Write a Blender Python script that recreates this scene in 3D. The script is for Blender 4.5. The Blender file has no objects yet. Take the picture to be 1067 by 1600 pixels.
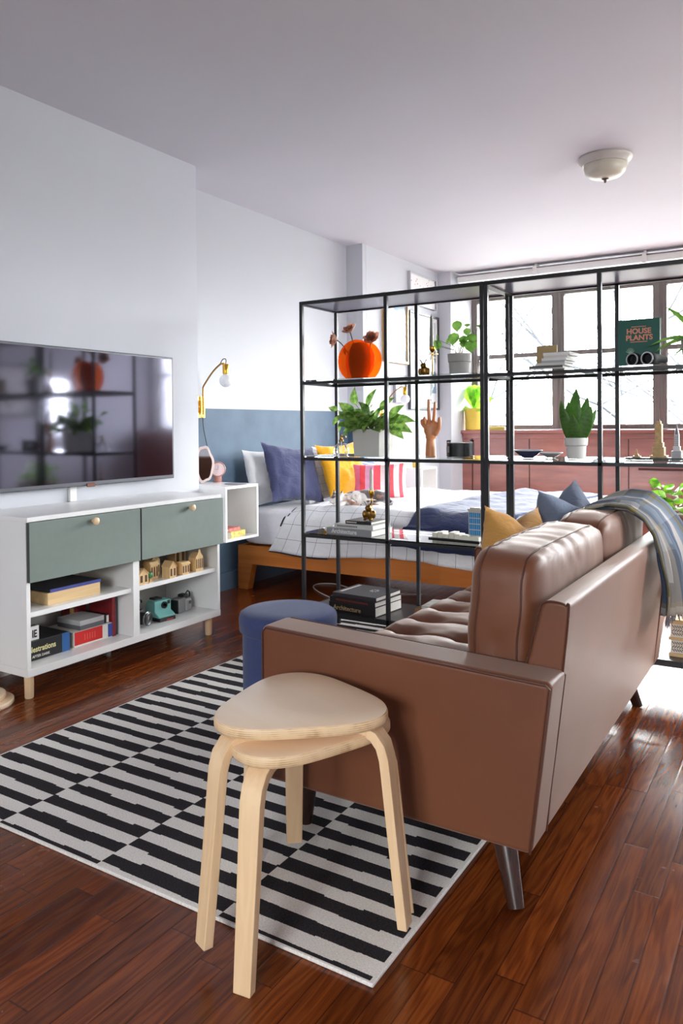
import bpy, bmesh, math, random
from mathutils import Vector, Matrix, noise
random.seed(7)
R = math.radians
PI = math.pi
SC = bpy.context.scene
COL = SC.collection

# ------------------------------------------------------------------ camera, sky, exposure
cam_d = bpy.data.cameras.new('camera')
cam = bpy.data.objects.new('camera', cam_d)
COL.objects.link(cam)
SC.camera = cam
yaw, pitch, roll = .55151446, -.01231007, -.00871609
F_ = Vector((-math.sin(yaw) * math.cos(pitch), math.cos(yaw) * math.cos(pitch), math.sin(pitch)))
r0 = Vector((math.cos(yaw), math.sin(yaw), 0))
u0 = r0.cross(F_)
rx = math.cos(roll) * r0 + math.sin(roll) * u0
ux = -math.sin(roll) * r0 + math.cos(roll) * u0
M = Matrix((rx, ux, -F_)).transposed().to_4x4()
M.translation = Vector((0, 0, 1.11))
cam.matrix_world = M
cam_d.sensor_fit = 'VERTICAL'
cam_d.sensor_height = 36
cam_d.lens = 36 * 1194.93 / 1600
cam_d.shift_y = -120.36 / 1600
cam_d.clip_start = .05

SC.view_settings.view_transform = 'Standard'
SC.view_settings.look = 'None'
SC.view_settings.gamma = 1
SC.view_settings.use_curve_mapping = False
SC.view_settings.exposure = 1.45
SC.cycles.max_bounces = 10
SC.cycles.diffuse_bounces = 6
SC.cycles.transparent_max_bounces = 24
SC.cycles.sample_clamp_indirect = 6
SC.cycles.use_denoising = True

world = bpy.data.worlds.new('overcast_sky')
SC.world = world
world.use_nodes = True
wb = world.node_tree.nodes['Background']
wb.inputs['Color'].default_value = (.98, .985, 1.0, 1)
wb.inputs['Strength'].default_value = 26.0
# overcast sky: brighter towards the zenith, the ground below the horizon much darker
_nt = world.node_tree
_tc = _nt.nodes.new('ShaderNodeTexCoord')
_sp = _nt.nodes.new('ShaderNodeSeparateXYZ')
_mr = _nt.nodes.new('ShaderNodeMapRange')
_mr.inputs['From Min'].default_value = -1
_cr = _nt.nodes.new('ShaderNodeValToRGB')
_nt.links.new(_tc.outputs['Generated'], _sp.inputs[0])
_nt.links.new(_sp.outputs[2], _mr.inputs[0])
_nt.links.new(_mr.outputs[0], _cr.inputs[0])
_cr.color_ramp.elements[0].position = .47
_cr.color_ramp.elements[0].color = (.17, .17, .165, 1)
_cr.color_ramp.elements[1].position = .51
_cr.color_ramp.elements[1].color = (.42, .43, .44, 1)
_e = _cr.color_ramp.elements.new(.66)
_e.color = (1.0, 1.0, 1.02, 1)
_nt.links.new(_cr.outputs[0], wb.inputs['Color'])


def portal(x, y, z, sx, sy, rot):
    l = bpy.data.lights.new('window_portal', 'AREA')
    l.shape = 'RECTANGLE'
    l.size, l.size_y = sx, sy
    l.cycles.is_portal = True
    o = bpy.data.objects.new('window_portal', l)
    COL.objects.link(o)
    o.location = (x, y, z)
    o.rotation_euler = rot


portal(-.7, 7.80, 1.76, 4.9, 1.45, (R(-90), 0, 0))
portal(1.86, 4.35, 1.65, 1.6, 1.1, (R(90), 0, R(90)))
portal(1.86, 6.22, 1.38, .5, .85, (R(90), 0, R(90)))
portal(0, -2.86, 1.55, 1.7, 1.2, (R(90), 0, 0))  # portal for the added fill window behind the camera

# ------------------------------------------------------------------ materials
def srgb(r, g, b):
    def f(c):
        c = c / 255
        return c / 12.92 if c <= .04045 else ((c + .055) / 1.055) ** 2.4
    return (f(r), f(g), f(b), 1)


class NT:
    """small helper to write node trees"""
    def __init__(self, name):
        self.m = bpy.data.materials.new(name)
        self.m.use_nodes = True
        self.t = self.m.node_tree
        self.t.nodes.clear()
        self.out = self.t.nodes.new('ShaderNodeOutputMaterial')

    def n(self, typ, ins=None, **props):
        nd = self.t.nodes.new('ShaderNode' + typ)
        for k, v in props.items():
            setattr(nd, k, v)
        for k, v in (ins or {}).items():
            s = nd.inputs[k]
            if isinstance(v, bpy.types.NodeSocket):
                self.t.links.new(v, s)
            else:
                s.default_value = v
        return nd

    def math(self, op, a, b=0.0, c=None):
        ins = {0: a, 1: b}
        if c is not None:
            ins[2] = c
        return self.n('Math', ins, operation=op).outputs[0]

    def mix(self, f, a, b, blend='MIX'):
        nd = self.n('Mix', data_type='RGBA', blend_type=blend)
        for i, v in ((0, f), (6, a), (7, b)):
            if isinstance(v, bpy.types.NodeSocket):
                self.t.links.new(v, nd.inputs[i])
            else:
                nd.inputs[i].default_value = v
        return nd.outputs[2]

    def ramp(self, fac, stops):
        nd = self.n('ValToRGB', {0: fac})
        cr = nd.color_ramp
        while len(cr.elements) < len(stops):
            cr.elements.new(.5)
        for e, (p, c) in zip(cr.elements, stops):
            e.position = p
            e.color = c
        return nd.outputs[0]

    def finish(self, shader):
        self.t.links.new(shader, self.out.inputs[0])
        return self.m


def bsdf(t, color, rough=.5, metal=0.0, **kw):
    ins = {'Base Color': color, 'Roughness': rough, 'Metallic': metal}
    names = dict(coat='Coat Weight', coat_rough='Coat Roughness', sheen='Sheen Weight', sheen_tint='Sheen Tint', spec='Specular IOR Level',
                 trans='Transmission Weight', ior='IOR', normal='Normal', sss='Subsurface Weight')
    for k, v in kw.items():
        ins[names[k]] = v
    return t.n('BsdfPrincipled', ins)


def mat(name, rgb, rough=.5, metal=0.0, var=.06, scale=6.0, bump=0.0, bscale=120.0, stretch=None, **kw):
    """plain procedural material: slight noise in colour, optional bump"""
    t = NT(name)
    c = srgb(*rgb)
    co = t.n('TexCoord').outputs['Object']
    if stretch:
        co = t.n('Mapping', {'Vector': co, 'Scale': stretch}).outputs[0]
    nz = t.n('TexNoise', {'Vector': co, 'Scale': scale, 'Detail': 4.0}).outputs[0]
    lo = tuple(x * (1 - var) for x in c[:3]) + (1,)
    hi = tuple(min(1, x * (1 + var)) for x in c[:3]) + (1,)
    col = t.ramp(nz, [(.3, lo), (.7, hi)])
    if bump:
        bn = t.n('TexNoise', {'Vector': co, 'Scale': bscale, 'Detail': 3.0}).outputs[0]
        kw['normal'] = t.n('Bump', {'Height': bn, 'Strength': bump, 'Distance': .004}).outputs[0]
    return t.finish(bsdf(t, col, rough, metal, **kw).outputs[0])


def wood(name, c1, c2, rough=.45, axis='Z', grain=40.0, bump=.05, **kw):
    t = NT(name)
    co = t.n('TexCoord').outputs['Object']
    s = {'X': (1.2, grain, grain), 'Y': (grain, 1.2, grain), 'Z': (grain, grain, 1.2)}[axis]
    mp = t.n('Mapping', {'Vector': co, 'Scale': s}).outputs[0]
    nz = t.n('TexNoise', {'Vector': mp, 'Scale': 1.0, 'Detail': 5.0, 'Distortion': .6}).outputs[0]
    col = t.ramp(nz, [(.32, srgb(*c1)), (.68, srgb(*c2))])
    nrm = t.n('Bump', {'Height': nz, 'Strength': bump, 'Distance': .002}).outputs[0]
    return t.finish(bsdf(t, col, rough, normal=nrm, **kw).outputs[0])


def thin_glass(name, tint=(1, 1, 1, 1), rough=.02, refl=1.0):
    t = NT(name)
    lw = t.n('Fresnel', {'IOR': 1.45}).outputs[0]
    lw = t.math('MULTIPLY', lw, refl)
    tr = t.n('BsdfTransparent', {'Color': tint}).outputs[0]
    gl = t.n('BsdfGlossy', {'Color': (1, 1, 1, 1), 'Roughness': rough}).outputs[0]
    return t.finish(t.n('MixShader', {0: lw, 1: tr, 2: gl}).outputs[0])


def leaf_mat(name, c1, c2, vein=None, scale=25.0):
    t = NT(name)
    co = t.n('TexCoord').outputs['Object']
    nz = t.n('TexNoise', {'Vector': co, 'Scale': scale, 'Detail': 3.0}).outputs[0]
    col = t.ramp(nz, [(.35, srgb(*c1)), (.65, srgb(*c2))])
    if vein:
        uv = t.n('TexCoord').outputs['UV']
        w = t.n('TexWave', {'Vector': uv, 'Scale': 2.6, 'Distortion': 5.0, 'Detail': 3.0, 'Detail Scale': 1.5}, bands_direction='Y').outputs[1]
        col = t.mix(t.math('MULTIPLY', w, .4), col, srgb(*vein))
    p = bsdf(t, col, .38).outputs[0]
    tl = t.n('BsdfTranslucent', {'Color': col}).outputs[0]
    return t.finish(t.n('MixShader', {0: .45, 1: p, 2: tl}).outputs[0])


WHITE = mat('white_wall_paint', (206, 208, 215), .7, var=.012, scale=3, bump=.06, bscale=60)
CEIL = mat('ceiling_paint', (212, 211, 219), .8, var=.012, scale=2)
GREY_WHITE = mat('white_lacquer', (238, 238, 237), .34, var=.015, stretch=(1, 1, 1), coat=.5, coat_rough=.3)
BACKING = mat('white_backing_board', (205, 203, 196), .5, var=.02)


def two_tone():
    t = NT('white_paint_over_blue_paint')
    co = t.n('TexCoord').outputs['Object']
    z = t.n('SeparateXYZ', {0: co}).outputs[2]
    nz = t.n('TexNoise', {'Vector': co, 'Scale': 5.0, 'Detail': 5.0}).outputs[0]
    blue = t.ramp(nz, [(.3, srgb(68, 90, 112)), (.7, srgb(80, 103, 124))])
    f = t.math('GREATER_THAN', z, 1.23)
    col = t.mix(f, blue, srgb(201, 203, 209))
    return t.finish(bsdf(t, col, .65).outputs[0])


TWO = two_tone()


def floor_mat():
    t = NT('dark_oak_strip_floor')
    co = t.n('TexCoord').outputs['Object']
    sep = t.n('SeparateXYZ', {0: co})
    x, y = sep.outputs[0], sep.outputs[1]
    W = .0605
    row = t.math('FLOOR', t.math('DIVIDE', x, W))
    fx = t.math('FRACT', t.math('DIVIDE', x, W))
    off = t.n('TexWhiteNoise', {'W': row}, noise_dimensions='1D').outputs[0]
    ln = t.math('MULTIPLY_ADD', t.n('TexWhiteNoise', {'W': t.math('ADD', row, 77.3)}, noise_dimensions='1D').outputs[0], .55, .55)
    yy = t.math('DIVIDE', t.math('ADD', y, t.math('MULTIPLY', off, 3.0)), ln)
    idx = t.math('FLOOR', yy)
    fy = t.math('FRACT', yy)
    pid = t.math('ADD', t.math('MULTIPLY', row, 13.7), idx)
    rnd = t.n('TexWhiteNoise', {'W': pid}, noise_dimensions='1D').outputs[0]
    # cathedral grain
    vec = t.n('CombineXYZ', {0: t.math('MULTIPLY', x, 16.0), 1: t.math('MULTIPLY_ADD', y, 1.9, t.math('MULTIPLY', rnd, 40.0)), 2: t.math('MULTIPLY', rnd, 31.0)}).outputs[0]
    n1 = t.n('TexNoise', {'Vector': vec, 'Scale': 1.0, 'Detail': 2.0, 'Distortion': .4}).outputs[0]
    rings = t.math('SINE', t.math('MULTIPLY', n1, 48.0))
    fine = t.n('CombineXYZ', {0: t.math('MULTIPLY', x, 260.0), 1: t.math('MULTIPLY', y, 9.0), 2: rnd}).outputs[0]
    n2 = t.n('TexNoise', {'Vector': fine, 'Scale': 1.0, 'Detail': 3.0}).outputs[0]
    g = t.math('MULTIPLY_ADD', rings, .13, t.math('MULTIPLY_ADD', n2, .6, .2))
    col = t.ramp(g, [(.12, srgb(68, 28, 9)), (.45, srgb(108, 50, 18)), (.85, srgb(142, 74, 29))])
    tone = t.ramp(rnd, [(0, (.62, .58, .56, 1)), (.5, (1, 1, 1, 1)), (1, (1.32, 1.28, 1.2, 1))])
    col = t.mix(1.0, col, tone, 'MULTIPLY')
    big = t.n('TexNoise', {'Vector': co, 'Scale': 1.3, 'Detail': 3.0}).outputs[0]
    col = t.mix(t.math('MULTIPLY', big, .3), col, srgb(62, 26, 14))
    ex = t.math('MINIMUM', fx, t.math('SUBTRACT', 1.0, fx))
    ey = t.math('MULTIPLY', t.math('MINIMUM', fy, t.math('SUBTRACT', 1.0, fy)), 12.0)
    e = t.math('MINIMUM', ex, ey)
    seam = t.math('LESS_THAN', e, .022)
    col = t.mix(t.math('MULTIPLY', seam, .6), col, srgb(28, 12, 8))
    hgt = t.math('MULTIPLY_ADD', t.math('MINIMUM', t.math('MULTIPLY', e, 12.0), 1.0), 1.0, t.math('MULTIPLY', n2, .25))
    hgt = t.math('ADD', hgt, t.math('MULTIPLY', rnd, .35))
    nrm = t.n('Bump', {'Height': hgt, 'Strength': .22, 'Distance': .0016}).outputs[0]
    scuff = t.n('TexNoise', {'Vector': co, 'Scale': 5.0, 'Detail': 4.0, 'Roughness': .6}).outputs[0]
    rg = t.math('MULTIPLY_ADD', scuff, .26, .10)
    return t.finish(bsdf(t, col, rg, normal=nrm, spec=.32, coat=.06, coat_rough=.14).outputs[0])


def rug_mat():
    t = NT('striped_flatweave')
    sep = t.n('SeparateXYZ', {0: t.n('TexCoord').outputs['Object']})
    x, y = sep.outputs[0], sep.outputs[1]
    cx = t.math('DIVIDE', x, .3995)
    c = t.math('FLOOR', cx)
    jx = t.math('FLOOR', t.math('ADD', t.math('DIVIDE', x, .105), t.math('MULTIPLY', t.n('TexWhiteNoise', {'W': t.math('FLOOR', t.math('DIVIDE', y, .0427))}, noise_dimensions='1D').outputs[0], 3)))
    jr = t.n('TexWhiteNoise', {'Vector': t.n('CombineXYZ', {0: jx, 1: t.math('FLOOR', t.math('DIVIDE', y, .0427)), 2: c}).outputs[0]}, noise_dimensions='3D').outputs[0]
    nz = t.n('TexNoise', {'Vector': t.n('CombineXYZ', {0: x, 1: y}).outputs[0], 'Scale': 300.0}).outputs[0]
    yy = t.math('ADD', t.math('DIVIDE', t.math('SUBTRACT', y, .0195), .0855), t.math('MULTIPLY', t.math('SUBTRACT', jr, .5), .11))
    yy = t.math('ADD', yy, t.math('MULTIPLY', t.math('SUBTRACT', nz, .5), .05))
    ph = t.math('FRACT', t.math('ADD', yy, t.math('MULTIPLY', t.math('MODULO', c, 2.0), .5)))
    dark = t.math('LESS_THAN', ph, .5)
    inner = t.math('GREATER_THAN', y, .006)
    inx = t.math('MULTIPLY', t.math('GREATER_THAN', x, .008), t.math('LESS_THAN', x, 1.590))
    dark = t.math('MULTIPLY', t.math('MULTIPLY', dark, inner), inx)
    weave = t.n('TexNoise', {'Vector': t.n('CombineXYZ', {0: t.math('MULTIPLY', x, 180.0), 1: t.math('MULTIPLY', y, 420.0)}).outputs[0], 'Scale': 1.0, 'Detail': 2.0}).outputs[0]
    w = t.ramp(weave, [(.3, srgb(212, 207, 202)), (.7, srgb(240, 236, 231))])
    k = t.ramp(weave, [(.3, srgb(34, 31, 34)), (.7, srgb(58, 55, 59))])
    nrm = t.n('Bump', {'Height': weave, 'Strength': .35, 'Distance': .002}).outputs[0]
    return t.finish(bsdf(t, t.mix(dark, w, k), .95, normal=nrm, spec=.1).outputs[0])


def leather(name, c1, c2, rough=.36):
    t = NT(name)
    co = t.n('TexCoord').outputs['Object']
    nz = t.n('TexNoise', {'Vector': co, 'Scale': 4.0, 'Detail': 5.0}).outputs[0]
    col = t.ramp(nz, [(.3, srgb(*c1)), (.7, srgb(*c2))])
    v = t.n('TexVoronoi', {'Vector': co, 'Scale': 420.0}).outputs[0]
    wr = t.n('TexNoise', {'Vector': co, 'Scale': 9.0, 'Detail': 3.0}).outputs[0]
    h = t.math('MULTIPLY_ADD', wr, 3.0, v)
    nrm = t.n('Bump', {'Height': h, 'Strength': .10, 'Distance': .0018}).outputs[0]
    return t.finish(bsdf(t, col, rough, normal=nrm, spec=.5, coat=.2, coat_rough=.48, sheen=.28, sheen_tint=(1.0, .84, .74, 1)).outputs[0])


def cloth(name, rgb, rough=.9, var=.08, weave=500.0, sheen=.2):
    t = NT(name)
    c = srgb(*rgb)
    co = t.n('TexCoord').outputs['Object']
    nz = t.n('TexNoise', {'Vector': co, 'Scale': 14.0, 'Detail': 4.0}).outputs[0]
    wv = t.n('TexNoise', {'Vector': co, 'Scale': weave, 'Detail': 1.0}).outputs[0]
    f = t.math('MULTIPLY_ADD', wv, .5, t.math('MULTIPLY', nz, .5))
    col = t.ramp(f, [(.35, tuple(x * (1 - var) for x in c[:3]) + (1,)), (.65, tuple(min(1, x * (1 + var)) for x in c[:3]) + (1,))])
    cr = t.n('TexNoise', {'Vector': t.n('Mapping', {'Vector': co, 'Scale': (1.0, 1.0, 1.7)}).outputs[0], 'Scale': 11.0, 'Detail': 3.0, 'Distortion': 1.2}).outputs[0]
    n0 = t.n('Bump', {'Height': cr, 'Strength': .35, 'Distance': .02}).outputs[0]
    nrm = t.n('Bump', {'Height': wv, 'Strength': .25, 'Distance': .0015, 'Normal': n0}).outputs[0]
    return t.finish(bsdf(t, col, rough, normal=nrm, sheen=sheen, spec=.2).outputs[0])


def grid_cloth(name, base, line, step=.1, lw=.02):
    """fine window-pane check, driven by the UV map in metres"""
    t = NT(name)
    sep = t.n('SeparateXYZ', {0: t.n('TexCoord').outputs['UV']})
    ls = []
    for i in (0, 1):
        fr = t.math('FRACT', t.math('DIVIDE', sep.outputs[i], step))
        ls.append(t.math('LESS_THAN', fr, lw))
    f = t.math('MAXIMUM', ls[0], ls[1])
    co = t.n('TexCoord').outputs['Object']
    wr = t.n('TexNoise', {'Vector': co, 'Scale': 11.0, 'Detail': 5.0}).outputs[0]
    nrm = t.n('Bump', {'Height': wr, 'Strength': .5, 'Distance': .02}).outputs[0]
    return t.finish(bsdf(t, t.mix(f, srgb(*base), srgb(*line)), .9, normal=nrm, sheen=.15, spec=.2).outputs[0])


def stripe_cloth(name, stops, scale=1.0, axis=0):
    t = NT(name)
    sep = t.n('SeparateXYZ', {0: t.n('TexCoord').outputs['UV']})
    nd = t.n('ValToRGB', {0: t.math('FRACT', t.math('MULTIPLY', sep.outputs[axis], scale))})
    cr = nd.color_ramp
    cr.interpolation = 'CONSTANT'
    while len(cr.elements) < len(stops):
        cr.elements.new(.5)
    for e, (p, c) in zip(cr.elements, stops):
        e.position = p
        e.color = srgb(*c)
    return t.finish(bsdf(t, nd.outputs[0], .9, sheen=.15, spec=.2).outputs[0])


FLOOR = floor_mat()
RUG = rug_mat()
LEATHER = leather('tan_leather', (98, 52, 25), (112, 62, 33), .52)
LEATHER_SEAM = mat('dark_leather_piping', (78, 42, 28), .5)
WALNUT = wood('dark_walnut', (38, 22, 17), (64, 38, 29), .3, 'Z', 60)
BIRCH = wood('birch_veneer', (243, 214, 178), (250, 226, 194), .36, 'Y', 12, .01, coat=1.0, coat_rough=.33)
BIRCH_Z = wood('birch_legs', (222, 188, 146), (236, 206, 166), .42, 'Z', 40, .02)


def ply():
    t = NT('birch_plywood_edge')
    z = t.n('SeparateXYZ', {0: t.n('TexCoord').outputs['Object']}).outputs[2]
    w = t.math('SINE', t.math('MULTIPLY', z, 1500.0))
    nz = t.n('TexNoise', {'Vector': t.n('TexCoord').outputs['Object'], 'Scale': 30.0}).outputs[0]
    col = t.ramp(t.math('MULTIPLY_ADD', w, .16, nz), [(.2, srgb(176, 138, 98)), (.5, srgb(228, 198, 158))])
    return t.finish(bsdf(t, col, .5).outputs[0])


PLY = ply()
PINE = wood('honey_pine', (188, 108, 42), (212, 130, 58), .42, 'X', 22)
BLACK_METAL = mat('black_powder_coated_metal', (34, 35, 39), .38, .0, var=.08, spec=.5)
BLACK_GLASS = mat('dark_panel_painted_reflection', (128, 133, 158), .3, .0, var=.03)  # dark glass top panel; bluish reflected window light is painted into its colour
SHELF_GLASS = thin_glass('clear_shelf_glass', (.93, .975, .955, 1), .01, 1.15)
PANE = thin_glass('window_pane', (.97, .985, .98, 1), .0, .9)
CLEAR = thin_glass('clear_glass', (.97, .98, .985, 1), .02, 1.0)
BRASS = mat('brass', (206, 158, 62), .22, 1.0, var=.08)
OLD_BRASS = mat('aged_brass', (150, 112, 56), .32, 1.0, var=.2, scale=40)
GREENGREY = mat('grey_green_linoleum', (112, 124, 118), .55, var=.03, scale=30)
DARK_EDGE = mat('dark_front_edge', (62, 66, 62), .5)
NAVY = cloth('navy_linen', (64, 68, 100))
MUSTARD = cloth('mustard_linen', (216, 156, 30))
OTT = mat('blue_felt', (62, 72, 112), .95, var=.06, scale=60, bump=.3, bscale=400, sheen=.15, spec=.15)
OTT_SIDE = OTT
BLUEGREY = cloth('grey_blue_linen', (104, 114, 134))
OCHRE = cloth('ochre_linen', (186, 138, 76))
SHEET = cloth('white_sheet', (222, 220, 226), var=.02)
PILLOW_WHITE = cloth('white_pillowcase', (222, 222, 224), var=.02)
GRIDC = grid_cloth('white_duvet_with_thin_black_check', (226, 226, 230), (104, 104, 122), .1, .022)
GRIDP = grid_cloth('grey_pillowcase_with_thin_check', (200, 198, 198), (120, 120, 128), .06, .035)
NAVY_THROW = cloth('dark_blue_knit', (44, 52, 88), weave=90)
FRAME_BROWN = wood('brown_window_metal', (106, 100, 97), (124, 118, 114), .4, 'Z', 30)
MAHOG = None
DARK = mat('black_plastic', (24, 24, 26), .4)
SCREEN = mat('black_screen_glass', (10, 10, 13), .045, 0, var=.02, spec=.9, coat=1.0, coat_rough=.05)
TV_SCREEN = mat('semi_mirror_screen_glass', (112, 111, 124), .07, 1.0, var=.0)
PAPER = mat('paper_pages', (226, 222, 214), .85, var=.05, scale=80, stretch=(1, 1, 30))
TERRA = mat('grey_clay_pot', (168, 166, 162), .7)
POT_WHITE = mat('white_ceramic', (214, 213, 208), .5)


def mahogany():
    t = NT('reddish_brown_wood_panelling')
    co = t.n('TexCoord').outputs['Object']
    mp = t.n('Mapping', {'Vector': co, 'Scale': (2.2, 2.2, 14.0)}).outputs[0]
    nz = t.n('TexNoise', {'Vector': mp, 'Scale': 1.0, 'Detail': 6.0, 'Distortion': .5}).outputs[0]
    col = t.ramp(nz, [(.3, srgb(132, 66, 56)), (.7, srgb(168, 92, 78))])
    return t.finish(bsdf(t, col, .3, spec=1.0, coat=1.0, coat_rough=.16).outputs[0])


MAHOG = mahogany()

# ------------------------------------------------------------------ mesh helpers
def tag(o, label=None, cat=None, group=None, kind=None):
    if label:
        o['label'] = label
    if cat:
        o['category'] = cat
    if group:
        o['group'] = group
    if kind:
        o['kind'] = kind
    return o


def thing(name, label, cat, loc=(0, 0, 0), rotz=0.0, group=None):
    o = bpy.data.objects.new(name, None)
    COL.objects.link(o)
    o.empty_display_size = .05
    o.location = loc
    o.rotation_euler = (0, 0, rotz)
    return tag(o, label, cat, group)


def Rot(rx=0, ry=0, rz=0):
    return Matrix.Rotation(rz, 3, 'Z') @ Matrix.Rotation(ry, 3, 'Y') @ Matrix.Rotation(rx, 3, 'X')


def spl(pts, n=6):
    """smooth curve through the points"""
    P = [Vector(p) for p in pts]
    P = [P[0] * 2 - P[1]] + P + [P[-1] * 2 - P[-2]]
    out = []
    for i in range(1, len(P) - 2):
        for k in range(n):
            t = k / n
            a, b, c, d = P[i - 1], P[i], P[i + 1], P[i + 2]
            out.append(.5 * (2 * b + (c - a) * t + (2 * a - 5 * b + 4 * c - d) * t * t + (3 * b - a - 3 * c + d) * t ** 3))
    out.append(P[-2])
    return out


def rounded(poly, r, n=5):
    """polygon with its corners rounded off"""
    out = []
    m = len(poly)
    for i in range(m):
        p, a, b = Vector(poly[i]), Vector(poly[i - 1]), Vector(poly[(i + 1) % m])
        ra = min(r, (a - p).length * .45)
        rb = min(r, (b - p).length * .45)
        s, e = p + (a - p).normalized() * ra, p + (b - p).normalized() * rb
        for k in range(n + 1):
            t = k / n
            q = s * (1 - t) ** 2 + p * 2 * t * (1 - t) + e * t * t
            out.append((q.x, q.y))
    return out


class MB:
    def __init__(self):
        self.v, self.f, self.uv, self.mi = [], [], {}, {}

    def add(self, vs, fs, uvs=None, mi=0):
        o = len(self.v)
        self.v += [Vector(p) for p in vs]
        for k, f in enumerate(fs):
            if uvs:
                self.uv[len(self.f)] = [uvs[i] for i in f]
            if mi:
                self.mi[len(self.f)] = mi
            self.f.append([i + o for i in f])
        return self

    def box(self, a, b, rot=None, mi=0):
        """box from corner a to corner b, optionally rotated about its centre"""
        a, b = Vector(a), Vector(b)
        c, h = (a + b) / 2, (b - a) / 2
        vs = []
        for sx, sy, sz in ((-1, -1, -1), (1, -1, -1), (1, 1, -1), (-1, 1, -1), (-1, -1, 1), (1, -1, 1), (1, 1, 1), (-1, 1, 1)):
            p = Vector((h.x * sx, h.y * sy, h.z * sz))
            if rot:
                p = rot @ p
            vs.append(c + p)
        return self.add(vs, [(0, 3, 2, 1), (4, 5, 6, 7), (0, 1, 5, 4), (1, 2, 6, 5), (2, 3, 7, 6), (3, 0, 4, 7)], mi=mi)

    def cyl(self, p0, p1, r0, r1=None, seg=20, mi=0):
        return self.tube([p0, p1], [r0, r0 if r1 is None else r1], seg, mi=mi)

    def tube(self, pts, r, seg=10, caps=True, mi=0, flat=1.0, up=None):
        pts = [Vector(p) for p in pts]
        n = len(pts)
        if not hasattr(r, '__len__'):
            r = [r] * n
        vs, fs = [], []
        prev = None
        for i, p in enumerate(pts):
            d = (pts[min(i + 1, n - 1)] - pts[max(i - 1, 0)]).normalized()
            if prev is None:
                a = Vector(up) if up else (Vector((0, 0, 1)) if abs(d.z) < .9 else Vector((1, 0, 0)))
                s = d.cross(a).normalized()
            else:
                s = (prev - d * prev.dot(d)).normalized()
            prev = s
            t = d.cross(s)
            for k in range(seg):
                an = 2 * PI * k / seg
                vs.append(p + (s * math.cos(an) + t * math.sin(an) * flat) * r[i])
        for i in range(n - 1):
            for k in range(seg):
                k2 = (k + 1) % seg
                fs.append((i * seg + k, i * seg + k2, (i + 1) * seg + k2, (i + 1) * seg + k))
        if caps:
            fs.append(tuple(reversed(range(seg))))
            fs.append(tuple(range((n - 1) * seg, n * seg)))
        return self.add(vs, fs, mi=mi)

    def lathe(self, prof, c=(0, 0, 0), seg=36, sx=1.0, sy=1.0, mi=0, ring=False):
        c = Vector(c)
        if ring:
            prof = list(prof) + [prof[0]]
        vs, fs = [], []
        for r, z in prof:
            for k in range(seg):
                a = 2 * PI * k / seg
                vs.append(c + Vector((math.cos(a) * r * sx, math.sin(a) * r * sy, z)))
        for i in range(len(prof) - 1):
            for k in range(seg):
                k2 = (k + 1) % seg
                fs.append((i * seg + k, i * seg + k2, (i + 1) * seg + k2, (i + 1) * seg + k))
        if prof[0][0] > 1e-4 and not ring:
            fs.append(tuple(reversed(range(seg))))
        if prof[-1][0] > 1e-4 and not ring:
            fs.append(tuple(range((len(prof) - 1) * seg, len(prof) * seg)))
        return self.add(vs, fs, mi=mi)

    def prism(self, poly, d0, d1, plane='XZ', mi=0):
        """polygon extruded along the remaining axis from d0 to d1"""
        def P(a, b, d):
            return {'XZ': (a, d, b), 'XY': (a, b, d), 'YZ': (d, a, b)}[plane]
        n = len(poly)
        vs = [P(a, b, d0) for a, b in poly] + [P(a, b, d1) for a, b in poly]
        fs = [tuple(range(n)), tuple(reversed(range(n, 2 * n)))]
        fs += [(i, i + n, (i + 1) % n + n, (i + 1) % n) for i in range(n)]
        return self.add(vs, fs, mi=mi)

    def grid(self, fn, nu, nv, uvfn=None, closed_u=False):
        vs, fs, uvs = [], [], []
        for i in range(nu + 1):
            for j in range(nv + 1):
                u, v = i / nu, j / nv
                vs.append(fn(u, v))
                uvs.append(uvfn(u, v) if uvfn else (u, v))
        for i in range(nu):
            for j in range(nv):
                a = i * (nv + 1) + j
                fs.append((a, a + nv + 1, a + nv + 2, a + 1))
        return self.add(vs, fs, uvs)

    def ball(self, c, r, seg=14, rot=None, mi=0):
        """ellipsoid with radii r"""
        c = Vector(c)
        if not hasattr(r, '__len__'):
            r = (r, r, r)
        vs, fs = [], []
        rings = seg // 2
        for i in range(rings + 1):
            th = PI * i / rings
            for k in range(seg):
                a = 2 * PI * k / seg
                p = Vector((r[0] * math.sin(th) * math.cos(a), r[1] * math.sin(th) * math.sin(a), r[2] * math.cos(th)))
                if rot:
                    p = rot @ p
                vs.append(c + p)
        for i in range(rings):
            for k in range(seg):
                k2 = (k + 1) % seg
                fs.append((i * seg + k, (i + 1) * seg + k, (i + 1) * seg + k2, i * seg + k2))
        return self.add(vs, fs, mi=mi)

    def build(self, name, m, parent=None, org=None, smooth=True, bevel=0.0, solid=0.0, sub=0, remesh=0.0, sharp=38, seg=2, rot=None):
        """link as ONE mesh object; with a parent, org = parent location when the vertices are in world space"""
        if org is not None:
            org = Vector(org)
            vs = [p - org for p in self.v]
        else:
            vs = self.v
        me = bpy.data.meshes.new(name)
        me.from_pydata([tuple(p) for p in vs], [], self.f)
        bm = bmesh.new()
        bm.from_mesh(me)
        if self.uv:
            ly = bm.loops.layers.uv.new('UVMap')
            for i, fc in enumerate(bm.faces):
                if i in self.uv:
                    for l, uv in zip(fc.loops, self.uv[i]):
                        l[ly].uv = uv
        if self.mi:
            for i, fc in enumerate(bm.faces):
                fc.material_index = self.mi.get(i, 0)
        bmesh.ops.remove_doubles(bm, verts=bm.verts, dist=1e-6)
        bmesh.ops.recalc_face_normals(bm, faces=bm.faces)
        bm.to_mesh(me)
        bm.free()
        if smooth:
            me.shade_smooth()
            if not bevel and not remesh and not sub:
                me.set_sharp_from_angle(angle=R(sharp))
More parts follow.
